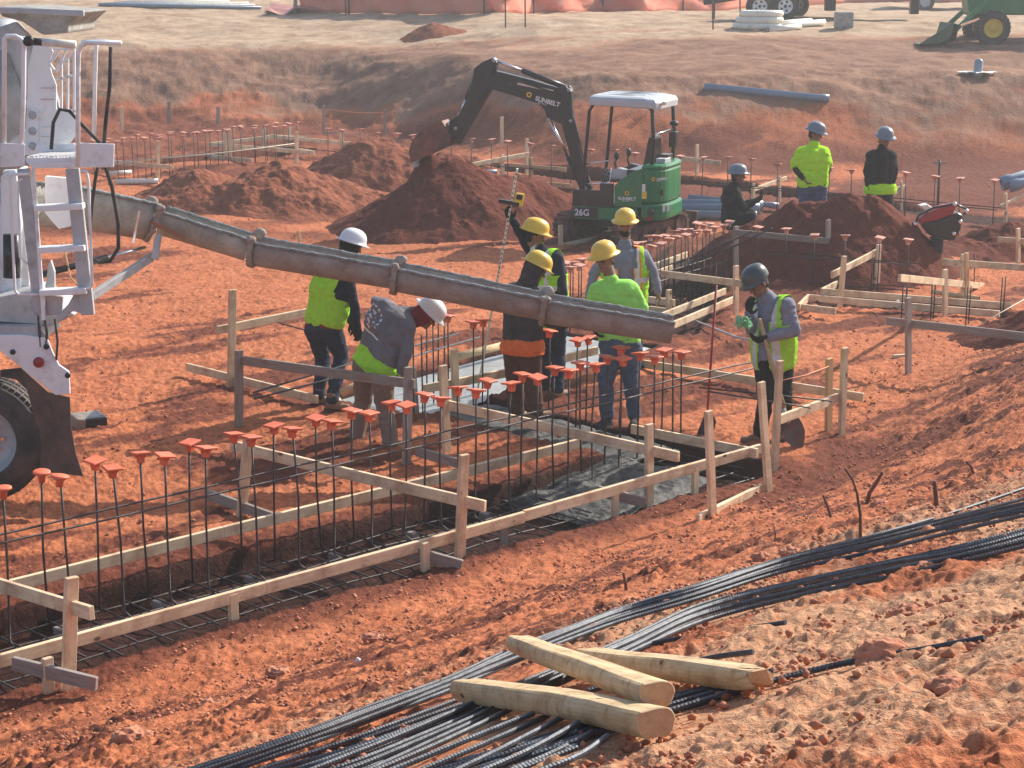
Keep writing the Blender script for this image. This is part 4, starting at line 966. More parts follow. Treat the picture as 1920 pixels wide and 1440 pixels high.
p7 = person('person in a dark gray hard hat and lime vest leaning on a shovel', 17.4,
  dict(head=(1421, 533, -.02), neck=(1438, 556, 0), chest=(1448, 592, 0), pel=(1452, 670, 0), shL=(1476, 574, -.10), elL=(1490, 620, -.18), wrL=(1440, 633, -.26), shR=(1424, 572, .10), elR=(1408, 616, -.05), wrR=(1405, 586, -.22),
       hiL=(1466, 676, .04), hiR=(1436, 678, -.04), knL=(1470, 742, -.02), knR=(1436, 744, -.08), anL=(1472, 804, .06), anR=(1424, 812, -.02)),
  222, headf=az(235) + Vector((0, 0, -.6)), headup=(-.35, -.1, 1), top=('lgrey', .024), legs=('black', .012), hat=('hatD', 'cap'), gloves='black', vest=dict(bands=(), open=.05, m='lime'), toes=(215, 262), curl=.9)
p8 = person('person in a black jacket and gray hard hat crouching beside the blue pipes', 28.6,
  dict(head=(1384, 331, 0), neck=(1378, 346, 0), chest=(1374, 368, 0), pel=(1368, 412, 0), shL=(1368, 356, .17), elL=(1392, 385, .25), wrL=(1412, 378, .22), shR=(1376, 358, -.17), elR=(1394, 392, -.2), wrR=(1416, 376, -.12),
       hiL=(1368, 414, .1), hiR=(1370, 416, -.1), knL=(1408, 402, .2), knR=(1408, 406, -.14), anL=(1392, 448, .14), anR=(1392, 452, -.1)),
  92, headf=az(95), top=('black', .024), legs=('black', .014), hat=('hatG', 'full'), gloves='black', vox=.011, vest=None, boots='dgrey')
p9 = person('person in a neon yellow t-shirt over black sleeves, hand on hip, behind the soil heap', 28.2,
  dict(head=(1529, 252, 0), neck=(1526, 269, 0), chest=(1522, 294, 0), pel=(1523, 344, 0), shL=(1546, 286, .04), elL=(1552, 314, .1), wrL=(1545, 338, 0), shR=(1502, 286, 0), elR=(1489, 312, 0), wrR=(1506, 334, -.12),
       hiL=(1536, 348, 0), hiR=(1511, 348, 0), knL=(1539, 400, -.03), knR=(1510, 400, -.03), anL=(1540, 448, 0), anR=(1508, 448, 0)),
  165, headf=az(120) + Vector((0, 0, -.3)), top=('limeY', .026), legs=('jeans', .018), hat=('hatG', 'full'), shirt_short=True, sleeve='black', vox=.011, fat=1.16, skin='skin')
p10 = person('person in a black hooded jacket with yellow showing at the hem, behind the soil heap', 28.0,
  dict(head=(1659, 262, 0), neck=(1655, 278, 0), chest=(1652, 302, 0), pel=(1650, 350, 0), shL=(1671, 292, .02), elL=(1677, 320, 0), wrL=(1672, 346, -.06), shR=(1634, 292, 0), elR=(1626, 320, 0), wrR=(1628, 346, -.06),
       hiL=(1662, 356, 0), hiR=(1639, 356, 0), knL=(1664, 406, 0), knR=(1638, 406, 0), anL=(1665, 456, 0), anR=(1637, 456, 0)),
  178, headf=az(160) + Vector((0, 0, -.25)), top=('black', .026), legs=('dgrey', .014), hat=('hatG', 'full'), hem=('limeY', .0, 1), vox=.011)
# things held
P = p3[1]; hnd = P['wrL']; dl_ = W(968, 330, 19.35) - W(926, 522, 19.35)
a = W(970, 316, 19.35); b = W(893, 745, 19.5)
root = empty('measuring_rod', b, 'long pale measuring rod with a yellow receiver, held up by the worker in navy', 'measuring rod')
board_ = MB().bar(a, b, .05, .022, (0, -1, 0)); o = board_.build('rod', M['pvc'], root, False, .002)
mk_ = MB()
for i in range(30): mk_.bar(a.lerp(b, .02 + i * .02) + Vector((.0, -.027, 0)), a.lerp(b, .026 + i * .02) + Vector((.0, -.027, 0)), .002, .012 if i % 5 else .02, (0, -1, 0))
mk_.build('markings', M['blk'], root)
c = W(956, 380, 19.3); d = (a - b).normalized(); x = d.cross(Vector((0, 1, 0))).normalized()
MB().bar(c - x * .10, c + x * .12, .05, .04, (0, -1, 0)).build('clamp', M['blk'], root, False, .006)
MB().box(c - x * .09 + d * .05, (.09, .04, .13), frame((0, 1, 0), d)).build('receiver', M['yellow'], root, False, .008)
MB().box(c - x * .085 + d * .075 + Vector((0, -.024, 0)), (.06, .006, .05), frame((0, 1, 0), d)).build('receiver_screen', M['blk'], root)
# shovel
Ys = 17.12; h0 = W(1424, 598, Ys); h1 = W(1476, 786, Ys + .05)
root = empty('shovel', W(1490, 830, Ys + .08), 'long handled shovel with a gray steel blade resting on the clay', 'shovel')
MB().tube([h0, h0.lerp(h1, .5), h1], [.02, .02, .022], 10).build('handle', M['owood'], root, True)
bl = MB(); v = []; dirs = (W(1496, 836, Ys + .1) - h1); L = dirs.length; dirs.normalize(); sd = dirs.cross(Vector((.25, -1, .2))).normalized(); nn = sd.cross(dirs)
prof = [(0, .03), (.04, .10), (.10, .112), (.18, .105), (.25, .075), (.31, .035), (.34, .004)]
for t_, w_ in prof:
    for k in range(7):
        q = (k / 3 - 1); v.append(h1 + dirs * (t_ - .01) + sd * w_ * q + nn * (.03 * q * q + .02 * (t_ > .1)))
fs = [(i * 7 + k, i * 7 + k + 1, (i + 1) * 7 + k + 1, (i + 1) * 7 + k) for i in range(len(prof) - 1) for k in range(6)]
o = bl.add(v, fs).build('blade', mat('scuffed_shovel_steel', (.10, .12, .13), .5, .5, (.18, .17, .16), 9, dirt=(.3, .13, .08), dscale=14, damt=.38), root, True); so = o.modifiers.new('s', 'SOLIDIFY'); so.thickness = .004
MB().tube([h1 - dirs * .12, h1 + dirs * .04], [.021, .024], 10).build('socket', M['steel'], root, True)
# second shovel blade standing in the footing corner
c = G(1322, 818); root = empty('spade', c, 'dark spade blade standing in the clay below the red rod', 'spade')
MB().prism([c + Vector(q) for q in ((-.10, 0, -.03), (.06, 0, -.02), (.10, .02, .14), (.05, .03, .26), (.0, .03, .24))], (0.01, .006, 0)).build('blade', M['dgrey'], root, False, .002)
# green rope
mb = MB(); c = W(1394, 598, 17.05); pts = []
for i in range(120):
    t_ = i / 119 * 2 * math.pi * 5; rr = .055 + .016 * math.sin(i * .9)
    pts.append(c + Vector((math.cos(t_ * 1.07) * rr * (1.1 + .3 * math.sin(i * .21)) * .9, math.sin(i * .35) * .05, math.sin(t_ * .93 + .4 * math.sin(i * .3)) * rr * .6 - .012 * (i % 7))))
tag(mb.tube(pts, .007, 5).build('rope_coil', M['rope'], None, True), 'tangled light green rope in the hand of the man with the shovel', 'rope')
# sweatshirt print (plain printed badge and lines) and shirt logo
def decal(pts_fn, n, m, parent, name):
    mb = MB(); mb.tube(pts_fn, .004, 4); return mb.build(name, m, parent)
# ------------------------------------------------------------- mini excavator
def excavator():
    Yc = 31.4
    O = Vector((W(1165, 450, Yc).x, Yc, 0)); O.z = gz(O.x, O.y) + .02
    hd_ = R(-90 + 21)      # heading azimuth
    F = az(-69); Lf = Vector((F.y * -1, F.x, 0)); Lf = Vector((-F.y, F.x, 0))   # left of heading
    Z = Vector((0, 0, 1))
    root = empty('excavator', O, 'green and black mini excavator with a canopy, digging at the soil heap', 'excavator')
    def zm(z): return z if z < .5 else (.37 + (z - .52) * .87 if z <= 1.66 else 1.36 + (z - 1.66) * (2.3 - 1.36) / (2.3 - 1.66) if z < 2.3 else z)
    def X(x, y, z): return O + F * x + Lf * y + Z * zm(z)      # x forward, y left (towards the camera), z up
    rot = Matrix((F, Lf, Z)).transposed()
    # undercarriage, turned away from the house
    T = az(38); Tn = Vector((-T.y, T.x, 0)); rt = Matrix((T, Tn, Z)).transposed()
    for sy in (-1, 1):
        c = O + Tn * (.60 * sy); n = 44; L = .72; r = .215; v = []; pts = []
        for k in range(n):
            s_ = k / n * (4 * L + 2 * math.pi * r)
            if s_ < 2 * L: p = (-L + s_, 2 * r)
            elif s_ < 2 * L + math.pi * r: a = (s_ - 2 * L) / r; p = (L + r * math.sin(a), r + r * math.cos(a))
            elif s_ < 4 * L + math.pi * r: p = (L - (s_ - 2 * L - math.pi * r), 0)
            else: a = (s_ - 4 * L - math.pi * r) / r; p = (-L - r * math.sin(a), r - r * math.cos(a))
            pts.append(p)
        mb = MB(); 
        outer = [c + T * p[0] + Z * p[1] for p in pts]; cen = (0, r)
        inner = [c + T * (p[0] * .93) + Z * (r + (p[1] - r) * .78) for p in pts]
        for w0 in (-.15, .15):
            pass
        vs = []
        for k in range(n): vs += [outer[k] - Tn * .15, outer[k] + Tn * .15, inner[k] + Tn * .15, inner[k] - Tn * .15]
        fs = []
        for k in range(n):
            j = (k + 1) % n
            for q in range(4): fs.append((k * 4 + q, k * 4 + (q + 1) % 4, j * 4 + (q + 1) % 4, j * 4 + q))
        mb.add(vs, fs); tr = mb.build('track', M['trackr'], root)
        g = MB()
        for k in range(n):
            p = pts[k]; q = pts[(k + 1) % n]; d = Vector((q[0] - p[0], q[1] - p[1])); nr = Vector((d.y * -1, d.x)).normalized()
            if (Vector((p[0], p[1] - r))).dot(nr) < 0: nr = -nr
            cc = c + T * (p[0] + nr.x * .012) + Z * (p[1] + nr.y * .012); dd = (T * d.x + Z * d.y).normalized()
            g.bar(cc - Tn * .148, cc + Tn * .148, .035, .035, dd)
        g.build('grouser', M['trackr'], tr)
        w = MB()
        for xx, rr in ((-.7, .17), (.72, .15), (-.35, .085), (0, .085), (.35, .085)): w.cyl(c + T * xx + Z * (.21 if rr > .1 else .12) - Tn * .13, c + T * xx + Z * (.21 if rr > .1 else .12) + Tn * .13, rr, 18)
        w.box(c + Z * .24, (1.3, .16, .12), rt); w.build('track_roller', M['trackr'], tr, False)
    MB().box(O + Z * .33, (.9, .95, .2), rt).cyl(O + Z * .4, O + Z * .52, .36, 28).build('undercarriage', M['blk'], root, False, .01)
    bl = MB()
    bl.bar(O + T * .55 + Tn * .28 + Z * .28, O + T * 1.16 + Tn * .28 + Z * .22, .08, .08); bl.bar(O + T * .55 - Tn * .28 + Z * .28, O + T * 1.16 - Tn * .28 + Z * .22, .08, .08)
    bl.prism([O + T * q[0] + Z * q[1] - Tn * .75 for q in ((1.16, .05), (1.2, .0), (1.24, .02), (1.19, .2), (1.24, .38), (1.18, .38), (1.14, .2))], Tn * 1.5)
    bl.build('dozer_blade', M['trackr'], root, False, .01)
    # house
    def plan(poly, z0, z1): return [X(p[0], p[1], z0) for p in poly], Z * (zm(z1) - zm(z0))
    def ext(poly, z0, z1, m, name, bev=.02):
        mb = MB(); a, b = plan(poly, z0, z1); mb.prism(a, b); return mb.build(name, m, root, False, bev)
    W2 = .72
    cw = [(-.55, W2)] + [( -.55 - .38 * math.sin(t), W2 * (math.cos(t)) ** .45 if math.cos(t) > 0 else 0) for t in (R(20), R(38), R(54), R(68), R(79))] + [(-.93, 0)]
    cw = cw + [(x, -y) for x, y in cw[::-1][1:]]
    ext([(.60, W2 - .01), (.66, W2 - .12), (.66, -W2 + .12), (.60, -W2 + .01), (-.5, -W2 + .01), (-.5, W2 - .01)], .52, .78, M['green'], 'skirt', .025)
    lower = [(x * 1.02 if x < -.6 else x, y) for x, y in cw]
    ext(lower, .55, .86, M['green'], 'counterweight', .04)
    ext([(x * .985, y * .985) for x, y in cw], .87, 1.52, M['green'], 'engine_cover', .05)
    ext([(x * 1.0, y * 1.0) for x, y in cw], 1.50, 1.60, M['green'], 'cover_top', .04)
    ext([(-.54, W2 - .012), (-.3, W2 - .012), (-.3, -W2 + .012), (-.54, -W2 + .012)], .79, 1.50, M['blk'], 'inner_panel', .01)
    # side panel with slanted front edge
    MB().prism([X(*q) for q in ((-.58, W2 - .01, .80), (-.10, W2 - .01, .80), (-.10, W2 - .01, 1.20), (-.2, W2 - .01, 1.30), (-.42, W2 - .01, 1.48), (-.58, W2 - .01, 1.54))], Lf * .02).build('side_panel', M['green'], root, False, .008)
    MB().box(X(.27, W2 - .02, .93), (.70, .03, .28), rot).box(X(.04, W2 - .012, 1.0), (.22, .03, .40), rot).build('step_panel', M['blk'], root, False, .006)
    MB().box(X(.40, W2 + .004, .655), (.42, .008, .17), rot).build('decal_panel', M['blk'], root)
    text('26G', .15, X(.59, W2 + .010, .60), -F, Z, M['wtxt'], root, .001, 'model_number', .003)
    MB().box(X(.05, 0, .82), (1.15, 1.36, .06), rot).build('floor_plate', M['blk'], root, False, .01)
    # seat
    s = MB(); s.box(X(-.28, .0, 1.20), (.46, .48, .14), rot); s.box(X(-.36, 0, 1.04), (.5, .5, .30), rot); s.build('seat_base', M['blk'], root, False, .03)
    MB().prism([X(*q) for q in ((-.48, -.24, 1.24), (-.36, -.24, 1.24), (-.45, -.22, 1.68), (-.52, -.2, 1.92), (-.62, -.2, 1.92), (-.64, -.22, 1.66))], Lf * .46).build('seat_back', M['blk'], root, False, .05)
    for sy in (-1, 1):
        mb = MB(); mb.prism([X(*q) for q in ((-.33, sy * .36 - .08, 1.24), (.06, sy * .36 - .08, 1.28), (.08, sy * .36 - .08, 1.40), (-.06, sy * .36 - .08, 1.50), (-.36, sy * .36 - .08, 1.42))], Lf * .16); mb.build('armrest_console', M['steel'] if sy > 0 else M['blk'], root, False, .03)
        mb = MB(); mb.tube([X(-.02, sy * .36, 1.42), X(.02, sy * .34, 1.58), X(.0, sy * .33, 1.64)], [.016, .016, .016], 8); mb.ell(X(-.005, sy * .33, 1.69), (.042, .042, .07), None, 10); mb.build('joystick', M['blk'], root, True)
    for sy in (-.12, -.04, .06, .14):
        mb = MB(); mb.tube([X(.30, sy, .84), X(.34, sy, 1.1), X(.28, sy, 1.42 - abs(sy))], .014, 6); mb.ell(X(.28, sy, 1.44 - abs(sy)), (.022, .022, .03), None, 8); mb.build('travel_lever', M['blk'], root, True)
    MB().tube([X(.52, .6, 1.18), X(.02, .6, 1.22), X(.0, .6, 1.5)], .014, 8).build('grab_rail', M['chrome'], root, True)
    MB().tube([X(.46, .6, 1.56), X(.05, .6, 1.64)], .012, 8).build('wiper_rail', M['chrome'], root, True)
    # canopy: four posts, roof
    rz = 2.36
    for (x0, y0, x1) in ((.49, .60, .34), (.49, -.60, .34)):
        MB().tube([X(x0 - .02, y0, .84), X(x0, y0, 1.2), X(x1 + .05, y0, rz - .16), X(x1 - .06, y0, rz - .03)], .030, 8).build('front_post', M['blk'], root, True)
    for y0 in (.60, -.60):
        MB().tube([X(-.70, y0, 1.56), X(-.72, y0, 1.9), X(-.69, y0, rz - .14), X(-.58, y0, rz - .03)], .033, 8).build('rear_post', M['blk'], root, True)
    MB().tube([X(-.72, -.6, 1.96), X(-.72, .6, 1.96)], .016, 8).build('rear_rail', M['chrome'], root, True)
    rp = [(.42, .50), (.39, .64), (.28, .70), (-.62, .70), (-.76, .64), (-.80, .5)]; rp = rp + [(x, -y) for x, y in rp[::-1]]
    rr = MB(); vs = []
    lay = [(rz - .09, 1.0), (rz - .02, 1.0), (rz + .03, .96), (rz + .055, .86), (rz + .06, .5)]
    for z, k in lay: vs += [X(x * k + (0 if k > .9 else .01), y * k, z - .10 * max(0, -.45 - x)) for x, y in rp]
    n = len(rp); fs = [(i * n + k, i * n + (k + 1) % n, (i + 1) * n + (k + 1) % n, (i + 1) * n + k) for i in range(len(lay) - 1) for k in range(n)]; fs += [tuple(range(n - 1, -1, -1)), tuple((len(lay) - 1) * n + k for k in range(n))]
    rr.add(vs, fs); rf = rr.build('canopy_roof', M['roof'], root, False, .01)
    g = MB()
    for yy in (-.35, 0, .35): g.box(X(-.12, yy, rz + .058), (.75, .05, .012), rot)
    g.build('roof_rib', M['roof'], rf, False, .004)
    MB().box(X(-.84, .45, rz - .06), (.05, .10, .06), rot).build('work_lamp', M['chrome'], root, False, .01)
    MB().box(X(-.80, -.30, 1.86), (.12, .18, .26), rot).ell(X(-.80, -.30, 2.04), (.08, .08, .05)).box(X(-.74, -.05, 1.66), (.16, .3, .14), rot).build('rear_fittings', M['blk'], root, False, .01)
    MB().box(X(-.76, .15, 1.64), (.16, .36, .08), rot).build('manual_box', M['steel'], root, False, .01)
    # rear / side decals: sunflower badge and the rental lettering
    def flower(c, x, y, s):
        nrm = x.cross(y).normalized(); mb = MB(); pl = []
        for k in range(16):
            a = k * math.pi / 8; r_ = s * (1 if k % 2 == 0 else .68); pl.append(c + (x * math.cos(a) + y * math.sin(a)) * r_)
        mb.prism(pl, nrm * .003); mb.build('sunflower_badge', M['yellow'], root)
        q = [c + nrm * .002 + (x * math.cos(k * .6283) + y * math.sin(k * .6283)) * s * .42 for k in range(10)]
        MB().prism(q, nrm * .004).build('badge_centre', M['blk'], root)
    flower(X(-.32, W2 + .012, 1.06), -F, Z, .045); text('SUNBELT', .075, X(-.17, W2 + .012, .93), -F, Z, M['wtxt'], root, .001, 'lettering', .002); text('RENTALS', .028, X(-.24, W2 + .012, .90), -F, Z, M['wtxt'], root, .001)
    # rear decals lie on the curved engine cover
    rx, ry = -.55 - .38 * math.sin(R(46)), W2 * math.cos(R(46)) ** .45
    tg = ((-.38 * math.cos(R(46))), -W2 * .45 * math.cos(R(46)) ** -.55 * math.sin(R(46))); tg = (F * tg[0] + Lf * tg[1]).normalized(); on = tg.cross(Z); on = on if on.dot(O - CAMP) < 0 else -on
    rc = O + F * (rx * .985) + Lf * (ry * .985) + on * .012
    flower(rc + tg * -.10 + Z * zm(1.34), tg, Z, .04); text('SUNBELT', .055, rc - tg * .04 + Z * zm(1.315), tg, Z, M['wtxt'], root, .001, 'lettering', .0015); text('RENTALS', .022, rc - tg * .04 + Z * zm(1.29), tg, Z, M['wtxt'], root, .001)
    sl = MB().box(rc - tg * .28 + Z * zm(1.12) + on * .0, (.06, .008, .24), Matrix((tg, on, Z)).transposed()); sl.build('white_sticker', M['wtxt'], root)
    MB().box(rc - tg * .265 + Z * zm(1.05) + on * .004, (.08, .008, .12), Matrix((tg, on, Z)).transposed()).build('warning_sticker', M['yellow'], root)
    MB().box(rc + tg * .06 + Z * zm(1.08), (.06, .01, .10), Matrix((tg, on, Z)).transposed()).build('lock_plate', M['blk'], root, False, .01)
    MB().box(rc + tg * .10 + Z * zm(.78) + on * .01, (.05, .01, .11), Matrix((tg, on, Z)).transposed()).box(rc + tg * .20 + Z * zm(.78) - on * .01, (.05, .01, .11), Matrix((tg, on, Z)).transposed()).build('white_label', M['wtxt'], root)
    MB().cyl(rc - tg * .13 + Z * zm(.72) - on * .03, rc - tg * .13 + Z * zm(.72) + on * .012, .06, 16).build('tow_eye', M['blk'], root, True)
    MB().box(rc - tg * .17 + Z * zm(.60) + on * .008, (.11, .012, .06), Matrix((tg, on, Z)).transposed()).build('red_reflector', M['redlens'], root)
    for z in (1.08, 1.30):
        pass
    # boom group: joints measured in the boom's own vertical plane
    sw = az(-78); B0 = X(.72, 0, 0)
    def Q(px, py): return PL(px, py, B0, sw)
    th = Vector((-sw.y, sw.x, 0)); th = th if th.dot(CAMP - O) > 0 else -th
    mb = MB(); mb.box(X(.70, 0, .72), (.26, .34, .46), rot).cyl(X(.74, 0, .5), X(.74, 0, 1.0), .11, 16).build('swing_post', M['blk'], root, False, .02)
    def arm(px, w, name, m='blk', bev=.02):
        mb = MB(); pl = [Q(*p) - th * (w / 2) for p in px]; mb.prism(pl, th * w); return mb.build(name, M[m], root, False, bev)
    arm([(1098, 372), (1112, 352), (1098, 318), (1079, 228), (1074, 196), (1073, 170), (1062, 160), (1046, 164), (1000, 150), (935, 133), (920, 130), (912, 150), (926, 168), (975, 182), (1012, 194), (1022, 206), (1028, 222), (1054, 232), (1062, 262), (1086, 345)], .17, 'boom')
    arm([(925, 108), (934, 116), (930, 146), (924, 168), (913, 186), (864, 270), (852, 268), (838, 252), (846, 240), (876, 186), (886, 150), (890, 128), (905, 116)], .15, 'dipper_arm')
    def cyl(p, q, k=.55, r=.045, name='hydraulic_cylinder', off=0):
        a = Q(*p) + th * off; b = Q(*q) + th * off; m_ = a.lerp(b, k)
        o = MB().cyl(a, m_, r, 14).ell(a, (r * 1.2,) * 3, None, 10).build(name, M['blk'], root, True)
        MB().cyl(m_ - (b - a).normalized() * .02, b, r * .5, 12).ell(b, (r * .9,) * 3, None, 10).build('chrome_rod', M['chrome'], o, True)
    cyl((1066, 166), (926, 112), .62, .046); cyl((1092, 352), (1031, 224), .45, .048, off=.0)
    cyl((893, 138), (862, 214), .62, .036, off=.0)
    # bucket with linkage
    arm([(862, 214), (870, 222), (846, 250), (822, 240), (818, 232), (838, 232)], .13, 'bucket_link', 'blk', .01)
    bk = MB(); w = .46; pf = [(834, 226), (818, 232), (798, 243), (780, 262), (774, 282), (779, 300), (792, 302), (826, 282), (854, 268), (862, 250)]
    inn = [(832, 240), (818, 243), (800, 252), (787, 267), (783, 280), (786, 291)]
    pts_o = [Q(*p) for p in pf]
    # curved shell
    sh = [(852, 256), (834, 226), (818, 232), (798, 243), (780, 262), (774, 282), (779, 302)]
    vs = []; 
    for p in sh: vs += [Q(*p) - th * w / 2, Q(*p) + th * w / 2]
    bk.add(vs, [(2 * i, 2 * i + 1, 2 * i + 3, 2 * i + 2) for i in range(len(sh) - 1)])
    side = [Q(*p) for p in ((852, 256), (834, 226), (818, 232), (798, 243), (780, 262), (774, 282), (779, 302), (812, 288), (846, 272))]
    for k in (-w / 2, w / 2): bk.prism([s_ + th * k for s_ in side], th * .014)
    o = bk.build('bucket', mat('dusty_bucket_steel', (.035, .035, .036), .6, .2, (.05, .045, .045), 6, dirt=(.21, .08, .05), dscale=4, damt=.55), root, False)
    so = o.modifiers.new('s', 'SOLIDIFY'); so.thickness = .012
    for k in range(5):
        c = Q(779, 302) + th * (-w / 2 + .03 + k * (w - .06) / 4); e = Q(783, 312) + th * (-w / 2 + .03 + k * (w - .06) / 4); MB().bar(c, e, .035, .02).build('bucket_tooth', M['steel'], o)
    sp = heap_in = MB(); sp.ell(Q(812, 268), (.19, .2, .13), None, 16); so_ = sp.voxel('soil', M['heap'], o, .02, 1, .03, 6)
    hs = MB(); pts = [Q(*p) + th * .1 for p in ((1058, 178), (1000, 160), (955, 146), (938, 142), (928, 124), (924, 140))]; hs.tube(pts, .014, 6)
    pts = [Q(*p) + th * .09 for p in ((1106, 340), (1092, 280), (1080, 232), (1066, 190))]; hs.tube(pts, .016, 6)
    pts = [Q(*p) + th * .085 for p in ((930, 150), (918, 160), (900, 188), (884, 214))]; hs.tube(pts, .012, 6); hs.build('hydraulic_hose', M['rubber'], root, True)
    MB().bar(Q(972, 156) + th * .088, Q(1040, 170) + th * .088, .006, .035, th).build('chrome_tube', M['chrome'], root)
    bx = (Q(1030, 187) - Q(995, 177)).normalized(); by = bx.cross(th).normalized(); by = by if by.z > 0 else -by
    flower(Q(994, 177) + th * .088, bx, by, .055); text('SUNBELT', .105, Q(1005, 187) + th * .089, bx, by, M['wtxt'], root, .001, 'lettering', .003); text('RENTALS', .04, Q(1009, 192.5) + th * .089, bx, by, M['wtxt'], root, .001)
    for p in ((928, 113), (1068, 168), (1072, 226), (1030, 224), (856, 240), (842, 232), (1100, 352)):
        MB().cyl(Q(*p) - th * .1, Q(*p) + th * .1, .03, 12).build('pivot_pin', M['steel'], root, True)
excavator()
# ------------------------------------------------------------- concrete mixer truck with its chute
def mixer():
    root = empty('mixer_truck', W(-60, 950, 15.6), 'white concrete mixer truck at the left edge, its long chute over the footing', 'mixer truck')
    YW = 15.05                                             # outer face of the rear wheel
    def pan(px, Y, th_, name, m='white', bev=.006, parent=None):
        return MB().prism([W(p[0], p[1], Y) for p in px], (0, th_, 0)).build(name, M[m], parent or root, False, bev)
    def wheel(cx, r, Y, name='wheel'):
        c = W(cx, 829, Y); mb = MB(); y = Vector((0, 1, 0))
        mb.lathe(c, y, [(.0, r * .58), (-.02, r * .62), (-.01, r * .80), (.02, r * .95), (.06, r), (.27, r), (.31, r * .95), (.33, r * .8), (.33, r * .5)], 56)
        t = mb
        for k in range(56):
            a = k * 2 * math.pi / 56
            for yy in (.08, .165, .25): t.box(c + y * yy + Vector((math.cos(a), 0, math.sin(a))) * (r + .004), (.014, .055, r * .09), Matrix.Rotation(-a, 3, 'Y'))
        w = mb.build(name, M['rubber'], root, False)
        m2 = MB(); m2.lathe(c, y, [(.0, r * .585), (.02, r * .56), (.09, r * .50), (.13, r * .44), (.14, r * .2), (.10, r * .19), (.09, .001)], 40)
        m2.build('rim', M['steel'], w, True)
        h = MB()
        for k in range(10):
            a = k * math.pi / 5; h.cyl(c + y * .145 + Vector((math.cos(a), 0, math.sin(a))) * r * .3, c + y * .10 + Vector((math.cos(a), 0, math.sin(a))) * r * .3, .016, 8)
        h.build('wheel_nut', M['chrome'], w)
    r = 118 / 232.
    wheel(-36, r, YW); wheel(-320, r, YW)
    # mudflap and fender
    pan([(40, 690), (90, 735), (131, 745), (133, 800), (142, 850), (156, 893), (75, 884), (76, 830)], YW + .03, .012, 'mudflap', 'flap', .003)
    fen = [(-420, 650), (-10, 650), (18, 672), (104, 741), (131, 739), (129, 697), (110, 684), (100, 664), (88, 634), (40, 628), (-420, 632)]
    pan(fen, YW - .01, .03, 'fender', 'white')
    pan([(-420, 634), (88, 632), (72, 612), (-420, 606)], YW + .02, .5, 'fender_top', 'steel')
    c = W(73, 679, YW - .01); MB().lathe(c, (0, -1, 0), [(0, .044), (.02, .044), (.028, .03), (.03, .001)], 24).build('marker_light', M['redlens'], root, True)
    for p in ((24, 660), (87, 650), (127, 704)): MB().lathe(W(p[0], p[1], YW - .01), (0, -1, 0), [(0, .024), (.012, .022), (.012, .001)], 16).build('bolt', M['blk'], root, True)
    pan([(0, 694), (40, 690), (90, 735), (84, 770), (60, 740), (30, 712), (0, 706)], YW + .05, .02, 'inner_splash_guard', 'rubber', .002)
    # chassis
    pan([(-420, 590), (70, 590), (70, 606), (-420, 606)], YW + .25, .9, 'chassis_rail', 'steel')
    pan([(-20, 560), (60, 545), (140, 590), (100, 610), (-20, 602)], YW + .12, .5, 'rear_crossmember', 'steel')
    # drum
    d = MB(); c0 = W(-420, 330, 16.6); c1 = W(78, 150, 16.6); ax = (c1 - c0)
    d.lathe(c0, ax, [(-1.0, .3), (-.8, .9), (-.2, 1.15), (.5, 1.15), (1.2, .95), (1.85, .72), (2.45, .60), (2.5, .58), (2.5, .5), (1.6, .55)], 48); d.build('drum', mat('drum_paint', (.30, .33, .36), .5, 0, (.42, .44, .45), 4, dirt=(.2, .2, .2), dscale=3, damt=.5), root, True)
    # hopper on top
    hp_ = MB(); hp_.prism([W(p[0], p[1], 15.5) for p in ((0, 12), (60, 14), (155, 22), (128, 46), (128, 62), (80, 66), (40, 40), (0, 30))], (0, 1.0, 0)); hp_.build('hopper', M['concrete'], root, False, .02)
    MB().bar(W(-20, 18, 15.45), W(158, 25, 15.45), .05, .04).build('hopper_rim', M['steel'], root, False, .008)
    MB().prism([W(p[0], p[1], 16.1) for p in ((-30, 60), (30, 40), (60, 70), (70, 90), (62, 290), (-30, 300))], (0, .05, 0)).build('drum_cradle', M['steel'], root, False, .02)
    for q in (((-20, 300), (10, 560)), ((20, 318), (48, 560))): MB().bar(W(q[0][0], q[0][1], 15.6), W(q[1][0], q[1][1], 15.6), .12, .08, (1, 0, 0)).build('cradle_leg', M['white'], root, False, .01)
    MB().cyl(W(22, 440, 15.3), W(22, 520, 15.3), .07, 16).build('filter_canister', M['blk'], root, True)
    MB().prism([W(p[0], p[1], 15.9) for p in ((84, 330), (150, 336), (150, 420), (110, 430), (84, 400))], (0, .06, 0)).build('chute_bracket', M['white'], root, False, .01)
    # white slotted guard
    YG = 15.55
    g = [(62, 86), (150, 90), (146, 250), (120, 280), (96, 284), (58, 286), (28, 290), (48, 210), (52, 140)]
    pan([(44, 290), (50, 210), (52, 130), (62, 84), (92, 86), (100, 96), (92, 118), (98, 140), (106, 160), (106, 205), (140, 208), (146, 250), (120, 282), (60, 292)], YG, .02, 'rear_panel', 'white')
    fr = MB()
    for a, b in (((100, 92), (140, 92)), ((94, 118), (106, 100)), ((112, 92), (100, 112)), ((125, 92), (112, 120)), ((139, 92), (139, 210)), ((104, 150), (139, 140)), ((92, 118), (104, 135)), ((104, 135), (112, 120)), ((127, 110), (127, 208)), ((115, 118), (115, 208)), ((112, 120), (139, 100)), ((104, 206), (146, 208)), ((104, 160), (104, 208))):
        fr.bar(W(a[0], a[1], YG), W(b[0], b[1], YG), .02, .022)
    fr.build('slotted_guard', M['white'], root, False, .003)
    for yy in (165, 186, 238, 256): MB().bar(W(77, yy, YG - .012), W(101, yy, YG - .012), .003, .008).build('warning_stripe', M['red'] if yy < 200 else M['steel'], root)
